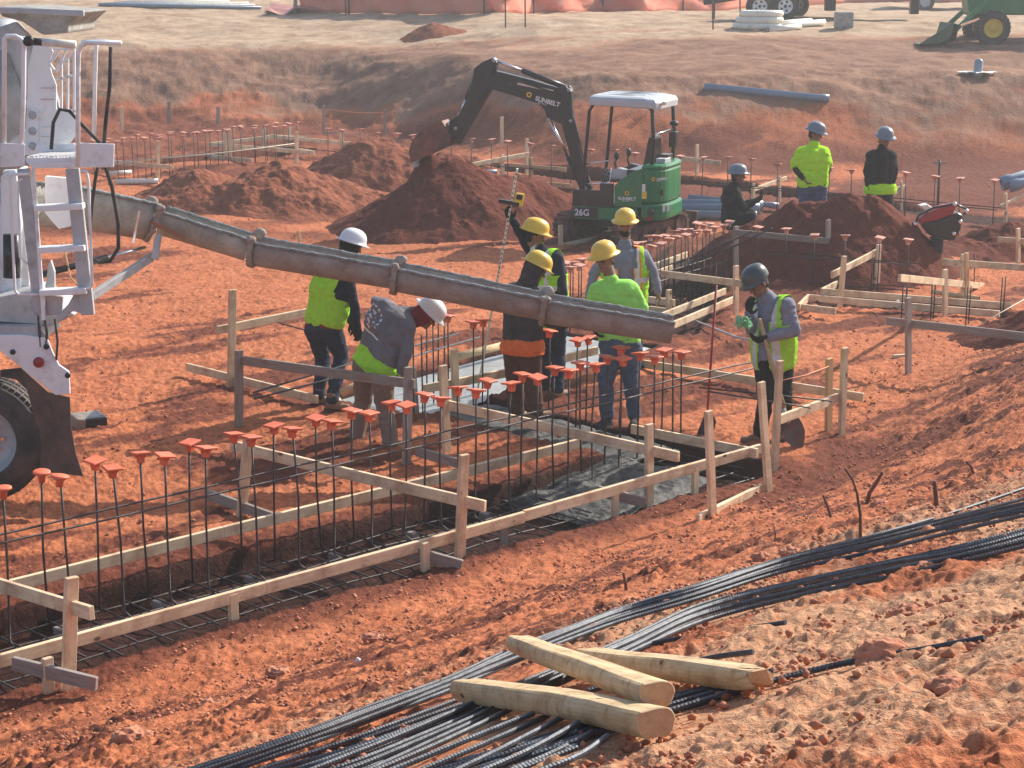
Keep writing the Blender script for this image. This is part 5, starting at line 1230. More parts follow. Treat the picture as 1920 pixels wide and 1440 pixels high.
    MB().prism([W(p[0], p[1], YG - .02) for p in ((54, 206), (72, 206), (72, 290), (54, 284))], (0, .015, 0)).build('bolt_plate', M['white'], root, False, .004)
    for yy in (216, 246, 274): MB().lathe(W(61, yy, YG - .02), (0, -1, 0), [(0, .035), (.02, .03), (.03, .018), (.03, .001)], 14).build('big_bolt', M['steel'], root, True)
    # platform
    YP = 15.0
    pan([(0, 268), (46, 270), (46, 312), (0, 314)], YP - .03, .02, 'toe_board_panel'); pan([(148, 268), (214, 270), (213, 314), (147, 314)], YP - .03, .02, 'toe_board_panel')
    pt = MB(); pt.prism([W(48, 296, YP - .02), W(150, 296, YP - .02), W(150, 303, YP - .02), W(48, 303, YP - .02)], (0, .5, 0)); pt.build('platform', M['white'], root, False, .003)
    tr_ = MB()
    for k in range(16): tr_.bar(W(50 + k * 6.2, 295, YP - .0), W(50 + k * 6.2, 295, YP - .0) + Vector((.06, .45, .0)), .012, .01)
    tr_.build('grip_strip', M['steel'], root)
    pan([(48, 303), (150, 304), (150, 315), (60, 316)], YP - .03, .03, 'platform_edge')
    pan([(62, 290), (68, 272), (140, 268), (148, 292)], YP + .45, .02, 'back_toe_board')
    def pipe(pts, Y, r=.02, name='handrail', m='white', dy=None):
        return MB().tube([W(p[0], p[1], Y + (p[2] if len(p) > 2 else 0)) for p in pts], r, 10).build(name, M[m], root, True)
    pipe([(8, 270), (8, 72), (12, 68), (30, 68), (40, 74), (45, 86), (44, 180), (40, 292)], YP, .019)
    pipe([(146, 312), (146, 150), (147, 100), (152, 86), (162, 80), (228, 81)], YP - .03, .019)
    pipe([(176, 262), (178, 160), (180, 90), (182, 80)], YP + .3, .017)
    pipe([(152, 78), (190, 76), (226, 80)], YP + .2, .012)
    pipe([(16, 68), (62, 76)], YP + .02, .02, 'gate_bar', 'white'); pipe([(62, 78), (80, 79)], YP + .02, .03, 'gate_sleeve', 'blk'); pipe([(80, 79), (142, 84)], YP + .02, .032, 'padded_grip', 'pvc')
    MB().lathe(W(54, 77, YP - .02), (0, -1, 0), [(0, .04), (.03, .04), (.03, .001)], 14).build('latch', M['blk'], root, True)
    # ladder
    lad = [((44, 316), (76, 590)), ((136, 316), (165, 590))]
    YL = 15.0
    for (a, b), w in zip(lad, (.10, .11)):
        MB().bar(W(a[0], a[1], YL), W(b[0], b[1], YL), w, .05, (1, 0, 0)).build('ladder_rail', M['steel'], root, False, .006)
    MB().bar(W(62, 316, YL - .025), W(82, 600, YL - .025), .03, .02, (1, 0, 0)).build('ladder_flange', M['white'], root, False, .004)
    for y0, x0, x1 in ((387, 66, 157), (465, 73, 161), (545, 76, 164)):
        MB().bar(W(x0, y0 + 3, YL - .02), W(x1, y0 - 1, YL - .02), .05, .12, (0, 0, 1)).build('ladder_rung', M['white'], root, False, .008)
    pipe([(56, 326), (24, 327), (18, 334), (28, 545), (34, 552), (72, 552)], YL - .05, .012); pipe([(42, 335), (34, 340), (34, 400), (38, 482), (52, 496)], YL - .02, .010)
    pipe([(152, 320), (162, 322), (166, 340), (173, 535), (168, 540), (160, 541)], YL - .05, .012)
    # chute support frame and hydraulics under the ladder
    pan([(0, 330), (30, 318), (40, 420), (38, 560), (0, 575)], YL + .5, .4, 'support_post', 'white', .02)
    pan([(76, 552), (118, 556), (116, 590), (80, 592)], YL + .03, .04, 'gusset', 'steel'); pan([(140, 548), (166, 548), (168, 580), (162, 590), (136, 584), (112, 604), (104, 596), (128, 570)], YL + .01, .05, 'step_bracket', 'steel', .01)
    pan([(84, 540), (90, 498), (95, 488), (102, 510), (102, 540)], YL + .35, .05, 'lock_plate', 'steel')
    pan([(-20, 585), (20, 570), (60, 560), (80, 590), (66, 612), (20, 600)], YL + .2, .3, 'turntable', 'steel', .02)
    pipe([(72, 590), (74, 620), (76, 650)], YL + .05, .012, 'cable', 'rubber'); pipe([(84, 595), (88, 625), (86, 650)], YL + .05, .012, 'cable', 'rubber'); pipe([(103, 598), (108, 640), (106, 668), (104, 680)], YL + .05, .01, 'cable', 'rubber')
    # hoses
    pipe([(208, 88), (206, 160), (198, 230), (193, 300), (210, 350), (222, 420), (222, 465), (206, 490), (185, 492), (168, 480)], YL + .1, .016, 'water_hose', 'rubber')
    pipe([(96, 280), (100, 230), (112, 205), (130, 208), (155, 235), (185, 266), (190, 268)], YL + .15, .015, 'water_hose', 'rubber')
    pipe([(186, 300), (178, 340), (172, 390), (168, 440)], YL + .2, .014, 'water_hose', 'rubber')
    for p0, p1 in (((77, 515), (272, 464)),):
        a = W(*p0, YL + .8); b = W(*p1, 16.6); MB().cyl(a, a.lerp(b, .62), .03, 12).build('chute_ram', M['blk'], root, True); MB().cyl(a.lerp(b, .6), b, .015, 10).build('ram_rod', M['chrome'], root, True)
    a = W(165, 560, 15.9); b = W(284, 482, 16.7); MB().bar(a, b, .07, .05, (0, 0, 1)).build('chute_strut', M['steel'], root, False, .006)
    pipe([(118, 455), (132, 520), (150, 540)], YL + .9, .008, 'loose_lath', 'owood')
    # chute sections: U troughs. list of (px, py of the near rim, Y, depth px height)
    M['chute'] = mat('concrete_caked_chute', (.24, .19, .165), .85, .0, (.33, .28, .25), 5, .7, 30, dirt=(.40, .39, .37), dscale=2.6, damt=.43)
    M['chute1'] = mat('main_chute_steel', (.36, .34, .30), .75, .0, (.46, .44, .40), 5, .6, 30, dirt=(.22, .2, .17), dscale=2.4, damt=.42)
    M['rim'] = mat('caked_chute_rim', (.16, .17, .175), .9, 0, (.30, .31, .31), 14, .9, 45)
    def trough(pts, w, dep, m, name, thick=.008, flip=False):
        """pts: near rim points (Vector). w = width across, dep = depth of the trough"""
        ns = 7; pts2 = []
        for i in range(len(pts) - 1):
            for k in range(ns): pts2.append((pts[i].lerp(pts[i + 1], k / ns)))
        pts2.append(pts[-1]); N_ = 13; vs = []
        for i, p in enumerate(pts2):
            d_ = (pts2[min(i + 1, len(pts2) - 1)] - pts2[max(i - 1, 0)]).normalized(); s_ = Vector((-d_.y, d_.x, 0)).normalized(); s_ = s_ if s_.y > 0 else -s_; dn = s_.cross(d_); dn = dn if dn.z < 0 else -dn
            t = i / (len(pts2) - 1); ww = w[0] + (w[1] - w[0]) * t; dd = dep[0] + (dep[1] - dep[0]) * t
            for k in range(N_):
                a = math.pi * k / (N_ - 1); vs.append(p + s_ * (ww / 2 - ww / 2 * math.cos(a)) + dn * dd * math.sin(a) ** .75)
        fs = [(i * N_ + k, i * N_ + k + 1, (i + 1) * N_ + k + 1, (i + 1) * N_ + k) for i in range(len(pts2) - 1) for k in range(N_ - 1)]
        o = MB().add(vs, fs).build(name, m, root, True); so = o.modifiers.new('s', 'SOLIDIFY'); so.thickness = thick
        # rolled rims with caked concrete
        for side in (0, N_ - 1):
            rp_ = [vs[i * N_ + side] for i in range(len(pts2))]
            mb = MB(); q = [];  rs = []
            for i in range(len(rp_) * 4 - 3):
                u_ = i / 4; a_ = rp_[int(u_)]; b_ = rp_[min(int(u_) + 1, len(rp_) - 1)]; q.append(a_.lerp(b_, u_ - int(u_)) + Vector((0, 0, .004 * random.uniform(-1, 1)))); rs.append(.017 * random.uniform(.75, 1.2))
            mb.tube(q, rs, 8).build('chute_rim', M['rim'], o, True)
        return o
    def joint(px, py, Y, w, dep, d_):
        c = W(px, py, Y); s_ = Vector((-d_.y, d_.x, 0)).normalized(); s_ = s_ if s_.y > 0 else -s_; dn = s_.cross(d_.normalized()); dn = dn if dn.z < 0 else -dn
        mb = MB(); N_ = 17; pts = [c + s_ * (w / 2 - (w / 2 + .015) * math.cos(math.pi * k / (N_ - 1))) + dn * (dep + .02) * math.sin(math.pi * k / (N_ - 1)) ** .75 for k in range(N_)]
        for k in range(N_ - 1): mb.bar(pts[k], pts[k + 1], .055, .022, d_)
        mb.ell(c + Vector((.0, -.01, .01)), (.05, .035, .035), None, 10); mb.ell(c + s_ * w + Vector((0, 0, .02)), (.06, .04, .045), None, 10)
        mb.voxel('chute_joint', M['chute'], root, .012, 2, .012, 18)
    c = [W(92, 340, 16.0), W(180, 358, 16.4), W(302, 385, 16.75)]
    trough(c, (.50, .46), (.40, .34), M['chute1'], 'main_chute')
    secs = [(302, 398, 468, 450), (472, 456, 738, 502), (742, 505, 1020, 562), (1024, 566, 1266, 606)]
    for x0, y0, x1, y1 in secs:
        a = W(x0, y0, 16.75 if x0 < 400 else 16.85 - .2 * (x0 / 1264)); b = W(x1, y1, 16.85 - .2 * (x1 / 1264))
        trough([a, b], (.38, .35), (.235, .225), M['chute'] if x0 > 400 else M['chute1'], 'chute_section')
    for x, y in ((470, 452), (740, 503), (1022, 563)): joint(x, y, 16.85 - .2 * x / 1264, .38, .24, W(x + 50, y + 9, 16.8) - W(x, y, 16.82))
    joint(300, 392, 16.72, .44, .30, W(350, 402, 16.8) - W(300, 386, 16.72))
    # brackets on the main chute
    MB().bar(W(284, 415, 16.68), W(346, 448, 16.72), .03, .05, (0, 0, 1)).build('fold_bracket', mat('rust_red_bracket', (.3, .12, .07), .8), root, False, .003)
    MB().bar(W(297, 440, 16.68), W(290, 486, 16.6), .06, .035, (1, 0, 0)).build('hanger', M['steel'], root, False, .006)
    MB().bar(W(262, 395, 16.5), W(250, 455, 16.5), .02, .02).build('brace_rod', M['chrome'], root)
mixer()
# ------------------------------------------------------------- tamping rammer
def tamper():
    Y = 27.0; c = W(1758, 515, Y)
    root = empty('tamping_rammer', c, 'red and black jumping jack tamper standing beside the right hand soil heap', 'tamper')
    V = lambda px, py, dy=0: W(px, py, Y + dy)
    t = MB(); t.caps(V(1757, 450), .08, V(1754, 475), .09); t.voxel('bellows', M['rubber'], root, .012, 0)
    b = MB()
    for k in range(6): b.lathe(V(1756, 446 + k * 5), (0, 0, 1), [(-.016, .085), (0, .108), (.016, .085)], 18)
    b.build('bellows_fold', M['rubber'], root, True)
    MB().prism([V(1741, 462), V(1765, 470), V(1767, 488), V(1742, 486)], (0, .16, 0)).build('leg', M['concrete'], root, False, .02)
    MB().prism([V(1734, 488), V(1768, 488), V(1772, 512), V(1738, 512)], (0, .26, 0)).build('shoe', M['dgrey'], root, False, .01)
    MB().prism([V(1722, 412), V(1740, 398), V(1772, 386), V(1795, 384), (V(1788, 402)), V(1756, 414), V(1726, 420)], (0, .26, 0)).build('engine_cowl', M['red'], root, False, .03)
    MB().prism([V(1726, 418), V(1760, 414), V(1796, 398), V(1806, 404), V(1802, 430), V(1790, 452), V(1762, 450), (V(1742, 440))], (0, .24, 0)).build('engine_block', M['blk'], root, False, .03)
    MB().prism([V(1725, 386), V(1740, 383), V(1752, 393), V(1740, 399)], (0, .2, 0)).build('tank_lid', M['pvc'], root, False, .015)
    MB().tube([V(1716, 420), V(1722, 404), V(1750, 390), V(1790, 382), V(1812, 392), V(1808, 402)], .018, 8).build('handle_bar', M['blk'], root, True)
    for p in ((1716, 420), (1790, 383), (1812, 396), (1800, 416), (1788, 438)): MB().ell(V(p[0], p[1], -.02), (.035, .035, .035), None, 10).build('fitting', M['chrome'], root, True)
    o = MB().tube([G(1788, 458) + Vector((0, 0, .05)), G(1820, 470) + Vector((0, 0, .03)), G(1852, 484) + Vector((0, 0, .02))], .02, 7).build('hose', M['steel'], None, True); tag(o, 'thin pale hose lying on the clay right of the tamper', 'hose')
tamper()
# ------------------------------------------------------------- upper yard beyond the pit
def far_yard():
    # orange mesh fence
    root = empty('safety_fence', G(900, 27), 'sagging orange plastic mesh fence on thin posts beyond the far bank', 'fence')
    pts = [G(px, py) for px, py in ((560, 24), (610, 24), (655, 25), (720, 25), (780, 26), (845, 26), (908, 26), (950, 24), (1000, 24), (1060, 23), (1130, 23), (1200, 23), (1280, 22), (1360, 20), (1450, 10), (1600, 6), (1800, 4), (1960, 3))]
    dense = []
    for i in range(len(pts) - 1):
        for k in range(6): dense.append(pts[i].lerp(pts[i + 1], k / 6))
    vs = []; nz = 9
    for i, p in enumerate(dense):
        z = gz(p.x, p.y); h = 1.15 - .18 * abs(math.sin(i * .5)); h *= .25 if p.x < -7.3 else 1
        for k in range(nz):
            u = k / (nz - 1); vs.append(Vector((p.x + .05 * math.sin(i * 1.7 + k), p.y + .12 * math.sin(i * .9 + k * .8) + (.5 * (1 - u) if h < .5 else 0), z + u * h)))
    fs = [(i * nz + k, (i + 1) * nz + k, (i + 1) * nz + k + 1, i * nz + k + 1) for i in range(len(dense) - 1) for k in range(nz - 1)]
    o = MB().add(vs, fs).build('mesh_panel', M['net'], root, True)
    w = o.modifiers.new('s', 'SOLIDIFY'); w.thickness = .01
    for p in [pts[2], pts[6], pts[8], pts[10], pts[12], pts[14]]:
        q = Vector((p.x, p.y - .1, gz(p.x, p.y))); MB().tube([q - Vector((0, 0, .2)), q + Vector((0, 0, 1.5))], .03, 6).build('fence_post', M['rebar'], root, True)
    # far yard stretches of orange ribbon and thin stakes
    for px, y0, y1, lb in ((948, 52, -40, 'thin bent stake left of the orange fence gap'), (985, 52, -60, 'thin straight stake in front of the orange fence'), (1337, 56, -80, 'reddish thin stake left of the trailer'), (1388, 48, -80, 'reddish thin stake in front of the trailer wheels'), (648, 26, -40, 'dark thin stake at the left end of the orange fence')):
        P = G(px, y0); T = W(px - 1, y1, P.y); o = MB().tube([P, T], .022, 6).build('marker_stake', M['root'], None, True); tag(o, lb, 'stake')
    o = MB().bar(W(556, -30, G(556, 24).y), G(553, 24), .12, .1).build('wooden_post', M['gwood'], None); tag(o, 'short wooden post beside the fallen end of the orange fence', 'post')
    # pipe bundle and tarp at the far left
    root = empty('pipe_bundle', G(330, 16), 'long white plastic pipes lying in a bundle at the top left', 'pipes')
    for k in range(7):
        a = G(185 + k * 9, 12 - k * .7); b = G(490 - k * 12, 18 - k * 1.3); MB().tube([a + Vector((0, 0, .06)), b + Vector((0, 0, .06 + .05 * (k % 3)))], .055, 10).build('pipe', M['pvc'] if k % 3 else M['blue'], root, True)
    t = []; fs = []
    c0 = G(620, 18)
    for i in range(26):
        for j in range(10):
            x = (i / 25 - .5) * 4.2; y = (j / 9 - .5) * 2.0; t.append((c0.x + x, c0.y + y, gz(c0.x + x, c0.y + y) + .12 + .16 * float(vn2(np.array([x * 2.0]), np.array([y * 2.5]), 5)[0])))
    fs = [(i * 10 + j, (i + 1) * 10 + j, (i + 1) * 10 + j + 1, i * 10 + j + 1) for i in range(25) for j in range(9)]
    o = mk('tarpaulin', t, fs, mat('dusty_red_tarp', (.45, .2, .18), .6, 0, (.35, .14, .12), 4), None, True); tag(o, 'crumpled dull red sheet at the fallen end of the orange fence', 'tarp')
    # gooseneck trailer
    g0 = G(1450, 37); Y = g0.y
    root = empty('equipment_trailer', g0, 'black flatbed trailer with white spoked double wheels at the top of the picture', 'trailer')
    def V(px, py, dy=0): return W(px, py, Y + dy)
    sc = 3500 / (Y * 1.02)
    tz = g0.z
    x0 = V(1400, 0).x; x1 = V(1745, 0).x
    MB().box(((x0 + x1) / 2, Y + 1.0, tz + .82), (x1 - x0, 2.1, .22)).build('bed_frame', M['blk'], root, False, .02)
    MB().box(((x0 + x1) / 2, Y + 1.0, tz + .97), (x1 - x0, 2.3, .06)).build('deck', M['gwood'], root, False, .01)
    MB().bar((x0 + .1, Y + 1.0, tz + .74), (V(1325, 0).x, Y + 1.0, tz + .55), .3, .16).bar((x0 + .1, Y + .3, tz + .74), (V(1335, 0).x, Y + .9, tz + .6), .1, .14).build('tongue', M['blk'], root, False, .01)
    MB().bar((V(1345, 0).x, Y + 1, tz), (V(1345, 0).x, Y + 1, tz + .9), .09, .09).build('jack_leg', M['blk'], root, False, .01)
    def twheel(px, yy, r=.39, rim=M['wtxt']):
        c = Vector((V(px, 0).x, Y + yy, tz + r)); mb = MB(); mb.lathe(c, (0, 1, 0), [(0, r * .55), (-.01, r * .7), (0, r * .93), (.03, r), (.2, r), (.23, r * .93), (.23, r * .5)], 32); w = mb.build('wheel', M['rubber'], root, True)
        m2 = MB().lathe(c, (0, 1, 0), [(0, r * .56), (.015, r * .52), (.06, r * .48), (.06, r * .2), (.03, r * .18), (.03, .001)], 28); m2.build('rim', rim, w, True)
        h = MB()
        for k in range(5):
            a = k * 1.2566; h.cyl(c + Vector((math.cos(a), 0, math.sin(a))) * r * .34 + Vector((0, .05, 0)), c + Vector((math.cos(a), 0, math.sin(a))) * r * .34 + Vector((0, .07, 0)), r * .09, 10)
        h.ell(c + Vector((0, .03, 0)), (r * .12, .03, r * .12), None, 10).build('hub', M['blk'], w)
    for px in (1424, 1472): twheel(px, -.15); twheel(px + 42, 2.1, .39, M['steel'])
    MB().bar((V(1395, 0).x, Y - .05, tz + .86), (V(1500, 0).x, Y - .05, tz + .86), .3, .03, (0, 1, 0)).build('wheel_guard', M['blk'], root, False, .01)
    MB().box((V(1560, 0).x, Y + .3, tz + .5), (.3, .3, .5)).box((V(1720, 0).x, Y + .4, tz + .45), (.25, .25, .6)).build('stand', M['blk'], root, False, .02)
    # parked pickup beyond the trailer
    P = G(1770, 22); root = empty('pickup_truck', P, 'pale gray vehicle cut off by the top edge between trailer and tractor', 'truck')
    b = MB(); b.prism([P + Vector(q) for q in ((-1.2, 1.0, .45), (2.6, 1.0, .45), (2.6, 1.0, 1.1), (.9, 1.0, 1.15), (.4, 1.0, 1.75), (-.8, 1.0, 1.75), (-1.2, 1.0, 1.1))], (0, 1.8, 0)); b.build('body', mat('grey_car_paint', (.3, .31, .33), .3), root, False, .08)
    for xx in (-.5, 1.8):
        w = MB().lathe(P + Vector((xx, .95, .36)), (0, 1, 0), [(0, .2), (0, .33), (.03, .36), (.22, .36), (.24, .3)], 24).build('wheel', M['rubber'], root, True); MB().lathe(P + Vector((xx, .96, .36)), (0, 1, 0), [(0, .2), (.03, .18), (.03, .001)], 20).build('rim', M['steel'], w, True)
    # corrugated coils
    c0 = G(1425, 56); sc = c0.y / 3500 * 1.01
    for k, (px, py, rr) in enumerate(((1420, 50, 42), (1424, 43, 40), (1428, 36, 36))):
        c = W(px, py, c0.y + .3); c.z = c0.z + .1 + k * .17; n = 60; R1 = rr * sc * .95; pts = [c + Vector((math.cos(t) * R1, math.sin(t) * R1 * .95, 0)) for t in [2 * math.pi * i / n for i in range(n + 1)]]
        if k == 0: root = empty('pipe_coil', c0, 'white corrugated pipe coiled on the ground before the trailer', 'pipe coil')
        MB().tube(pts, [.085 + .010 * (i % 2) for i in range(n + 1)], 10).build('coil', M['pvc'], root, True)
    root = None
    for k, (a, b) in enumerate((((1428, 58), (1545, 47)), ((1436, 52), (1520, 45)), ((1440, 61), (1500, 56)))):
        P1 = G(*a); P2 = G(*b); o = MB().lathe(P1 + Vector((0, 0, .08)), (P2 - P1), [(0, .07), (0, .09), ((P2 - P1).length, .09), ((P2 - P1).length, .07), (0, .07)], 16).build('plastic_pipe', M['pvc'], None, True); tag(o, ('white pipe reaching farthest right beside the coil', 'short white pipe behind the other two', 'shortest white pipe nearest the camera beside the coil')[k], 'pipe', 'white pipes beside the coil')
    P = G(1584, 54); o = MB(); o.box(P + Vector((0, .2, .23)), (.5, .42, .46)); q = o.build('stone_block', M['concrete'], None, False, .05); tag(q, 'pale square block on the ground in front of the trailer', 'block')
    # tractor
    P = G(1866, 84); Y = P.y; z0 = P.z
    root = empty('tractor', P, 'green tractor with a yellow wheel rim and front loader bucket, top right', 'tractor')
    V = lambda px, py, dy=0: W(px, py, Y + dy)
    def trw(c, r, wd, nm='wheel'):
        mb = MB().lathe(c, (0, 1, 0), [(.02, r * .58), (-.02, r * .7), (0, r * .93), (.05, r), (wd - .05, r), (wd, r * .93), (wd, r * .5)], 40); t = mb
        for k in range(26):
            a = k * 2 * math.pi / 26
            for s_ in (0, 1): t.box(c + Vector((0, wd * (.25 + .5 * s_), 0)) + Vector((math.cos(a + s_ * .12), 0, math.sin(a + s_ * .12))) * (r + .01), (.04, wd * .5, .06), Matrix.Rotation(-a, 3, 'Y') @ Matrix.Rotation(.5 * (1 if s_ else -1), 3, 'X'))
        w = mb.build(nm, M['rubber'], root, False)
        MB().lathe(c, (0, 1, 0), [(.02, r * .6), (.04, r * .56), (.12, r * .5), (.10, r * .25), (.04, r * .22), (.03, .001)], 32).build('rim', mat('tractor_yellow', (.72, .52, .06), .5), w, True)
    r = 30 / 3500 * Y; trw(Vector((V(1866, 0).x, Y, z0 + r)), r, .3); trw(Vector((V(1866, 0).x, Y + 1.3, z0 + r)), r, .3)
    r2 = .72; xr = V(1866, 0).x + 2.1; trw(Vector((xr, Y - .1, z0 + r2)), r2, .42, 'rear_wheel'); trw(Vector((xr, Y + 1.3, z0 + r2)), r2, .42, 'rear_wheel')
    xf = V(1866, 0).x
    MB().prism([Vector((xf + q[0], Y + .45, z0 + q[1])) for q in ((-.55, .75), (1.5, .75), (1.7, 1.35), (.2, 1.5), (-.5, 1.4), (-.62, 1.2))], (0, .75, 0)).build('hood', M['green'], root, False, .06)
    MB().prism([Vector((xf + q[0], Y + .35, z0 + q[1])) for q in ((1.5, .6), (2.9, .6), (2.9, 1.2), (2.5, 1.45), (1.6, 1.3))], (0, 1.0, 0)).build('rear_body', M['green'], root, False, .05)
    for yy in (.1, 1.4): MB().bar((xf + 1.1, Y + yy, z0 + 1.35), (xf - .1, Y + yy, z0 + 1.2), .12, .07, (0, 0, 1)).bar((xf - .1, Y + yy, z0 + 1.2), (xf - 1.0, Y + yy, z0 + .35), .12, .07, (1, 0, 1)).build('loader_arm', M['green'], root, False, .01)
    MB().bar((xf - .15, Y + .08, z0 + .75), (xf - .85, Y + .08, z0 + .5), .06, .06).build('loader_ram', M['chrome'], root)
    bp = [(-1.95, .02), (-1.3, .0), (-1.0, .12), (-.92, .5), (-1.05, .56), (-1.15, .2), (-1.4, .06)]
    bk = MB().prism([Vector((xf + q[0], Y - .1, z0 + q[1])) for q in bp], (0, 1.7, 0)); bk.prism([Vector((xf + q[0], Y - .1, z0 + q[1])) for q in ((-1.95, .02), (-1.3, .0), (-1.0, .12), (-.92, .52), (-1.1, .56))], (0, .03, 0)); bk.build('loader_bucket', mat('faded_green', (.05, .11, .06), .7, 0, (.10, .13, .08), 5), root, False, .01)
    MB().box((xf + 2.2, Y + .85, z0 + 1.6), (.5, .5, .5)).build('seat', M['blk'], root, False, .08)
    # stump pipe on a white sheet
    c = G(1833, 140); root = empty('standpipe', c, 'dark upright pipe stub poking through a crumpled white sheet', 'standpipe')
    MB().lathe(c, (.05, 0, 1), [(-.1, .10), (.32, .10), (.36, .06), (.37, .001)], 16).build('pipe_stub', M['blue'], root, True)
    vs = [c + Vector((math.cos(a) * r_ * (1 + .2 * math.sin(a * 5)), math.sin(a) * r_ * .8, .03 + .05 * abs(math.sin(a * 7 + r_ * 9)))) for r_ in (.1, .25, .42) for a in [i * math.pi / 12 for i in range(24)]]
    mk('white_sheet', vs, [(i * 24 + k, i * 24 + (k + 1) % 24, (i + 1) * 24 + (k + 1) % 24, (i + 1) * 24 + k) for i in range(2) for k in range(24)], M['paper'], root, True)
    # long pipe on the bank crest
    a, b = G(1320, 166), G(1552, 190)
    def pipe(p, q, r, label, m='blue', bell=True, group=None):
        d = (q - p); L = d.length; pr = [(0, r * .86), (0, r), (L - .2, r)] + ([(L - .17, r * 1.18), (L, r * 1.18)] if bell else [(L, r)]) + [(L, r * .9), (0, r * .86)]
        o = MB().lathe(p, d, pr, 20).build('pipe', M[m], None, True); return tag(o, label, 'pipe', group)
    mid = G(1320, 170) + Vector((0, 0, .09)); mid2 = G(1554, 193) + Vector((0, 0, .09))
    pipe(mid, mid2, .085, 'long blue gray pipe lying on the crest of the far bank at right')
    Yp = 33.2
    pipe(W(1270, 391, Yp), W(1424, 391, Yp), .085, 'upper front pipe of the stack beside the crouching man', group='blue gray pipes stacked beside the excavator')
    pipe(W(1262, 402, Yp - .2), W(1418, 406, Yp - .2), .085, 'lower front pipe of the stack beside the crouching man', group='blue gray pipes stacked beside the excavator')
    pipe(W(1268, 381, Yp + .3), W(1430, 386, Yp + .3), .085, 'back pipe of the stack beside the crouching man', group='blue gray pipes stacked beside the excavator')
    pipe(W(1290, 369, Yp + .8), W(1460, 386, Yp + .8), .05, 'thin gray pipe lying behind the stacked pipes', group='blue gray pipes stacked beside the excavator')
    pipe(W(1300, 295, 41), W(1412, 298, 41), .095, 'pipe with a socket end behind the crouching man')
    pipe(W(882, 323, 35.5), W(932, 323, 35.5), .05, 'short thin blue pipe behind the dark heap', bell=False)
    pipe(W(1960, 318, 33), W(1878, 345, 33), .11, 'large gray pipe end entering from the right edge', group='pipe ends at the right edge')
    pipe(W(1960, 332, 32.8), W(1893, 350, 32.8), .09, 'smaller pipe end below the large one at the right edge', group='pipe ends at the right edge')
    pipe(G(217, 346) + Vector((0, 0, .06)), G(297, 345) + Vector((0, 0, .06)), .055, 'bright pale pipe on the ground left of the heaps', 'pvc', False)
    pipe(G(205, 331) + Vector((0, 0, .06)), G(246, 328) + Vector((0, 0, .06)), .05, 'shorter pale pipe behind the bright one', 'pvc', False)
    pipe(U(1748, 547, .07), U(1836, 560, .05), .035, 'yellowish pipe stub inside the right hand footing', 'post', False)
    # small far heap
    p = G(812, 66); heap('soil_mound', [(p.x, p.y, 1.0, .8, .36)], M['heap2'], 'small heap on the sandy ground above the far bank', 33, .06, 60)
    # black slab and scraps near the truck
    p = G(165, 797); o = MB(); o.box(p + Vector((0, 0, .05)), (.30, .34, .11), Matrix.Rotation(R(28), 3, 'Z')); o = o.voxel('wood_block', [M['gwood'], M['blk']], None, .012, 1, .006, 14, matfn=lambda c: (c[:, 0] > p.x + .02) * 1); tag(o, 'mud covered block lying on the clay right of the mudflap', 'block')
    o = MB().box(G(1690, 672) + Vector((0, 0, .03)), (.22, .05, .04), Matrix.Rotation(.3, 3, 'Z')).build('wood_scrap', M['wood'], None, False, .005); tag(o, 'small pale offcut on the clay beside the gray post', 'offcut')
    for px, py, s_, lb in ((672, 1246, .028, 'white scrap lying on the slope left of the timbers'), (1683, 572, .05, 'pale chip on the board behind the gray post'), (1215, 920, .03, 'pale lump beside the near form board')):
        c = G(px, py); mb = MB(); mb.ell(c + Vector((0, 0, s_ * .5)), (s_ * .7, s_ * .5, s_), None, 8); o = mb.voxel('scrap', M['paper'], None, .008, 0, .006, 60); tag(o, lb, 'scrap')
    o = MB().bar(G(622, 738) + Vector((0, 0, .02)), G(640, 772) + Vector((0, 0, .08)), .07, .03).build('cut_block', M['wood'], None, False, .004)
    tag(o, 'short offcut block beside the boots of the bending worker', 'offcut')
    mb = MB(); mb.cyl(W(640, 737, 18.4), W(672, 722, 18.4), .045, 18); o = mb.build('log_stub', [M['post']], None, True); tag(o, 'pale round log piece behind the gray trousers', 'log')
    mb = MB(); mb.cyl(U(845, 612 + 60, .12), U(975, 640, .12), .045, 18); o = mb.build('round_pole', [M['post']], None, True); tag(o, 'pale round pole lying across the concrete behind the bending worker', 'pole')
far_yard()
# ------------------------------------------------------------- foreground slope
def GH(px, py, h): return G(px, py, h)
def rib_bar(label, pts, h=.03, r=.0095, group='loose reinforcing bars on the slope', seed=0, name='reinforcing_bar'):
    rn = random.Random(seed * 7 + 1)
    P = [GH(x, y, h) for x, y in pts]
    # catmull-rom resample, rib every 12 mm
    Q = []; 
    for i in range(len(P) - 1):
        p0, p1, p2, p3 = P[max(0, i - 1)], P[i], P[i + 1], P[min(len(P) - 1, i + 2)]
        L = (p2 - p1).length; n = max(2, int(L / .05))
        for k in range(n):
            t = k / n; Q.append(.5 * ((2 * p1) + (p2 - p0) * t + (2 * p0 - 5 * p1 + 4 * p2 - p3) * t * t + (3 * p1 - p0 - 3 * p2 + p3) * t ** 3))
    Q.append(P[-1]); out = []; rs = []
    for i in range(len(Q) - 1):
        L = (Q[i + 1] - Q[i]).length; n = max(1, int(L / .0065))
        for k in range(n): out.append(Q[i].lerp(Q[i + 1], k / n))
    out.append(Q[-1]); rs = [r * (1.07 if i % 2 else .96) for i in range(len(out))]
    o = MB().tube(out, rs, 7).build(name, M['nrebar'], None, False); return tag(o, label, 'rebar', group)
rn = random.Random(3)
up = [(330, 1466), (560, 1388), (700, 1335), (845, 1282), (960, 1230), (1056, 1192), (1165, 1152), (1300, 1112), (1463, 1060), (1634, 1018), (1790, 980), (1960, 942)]
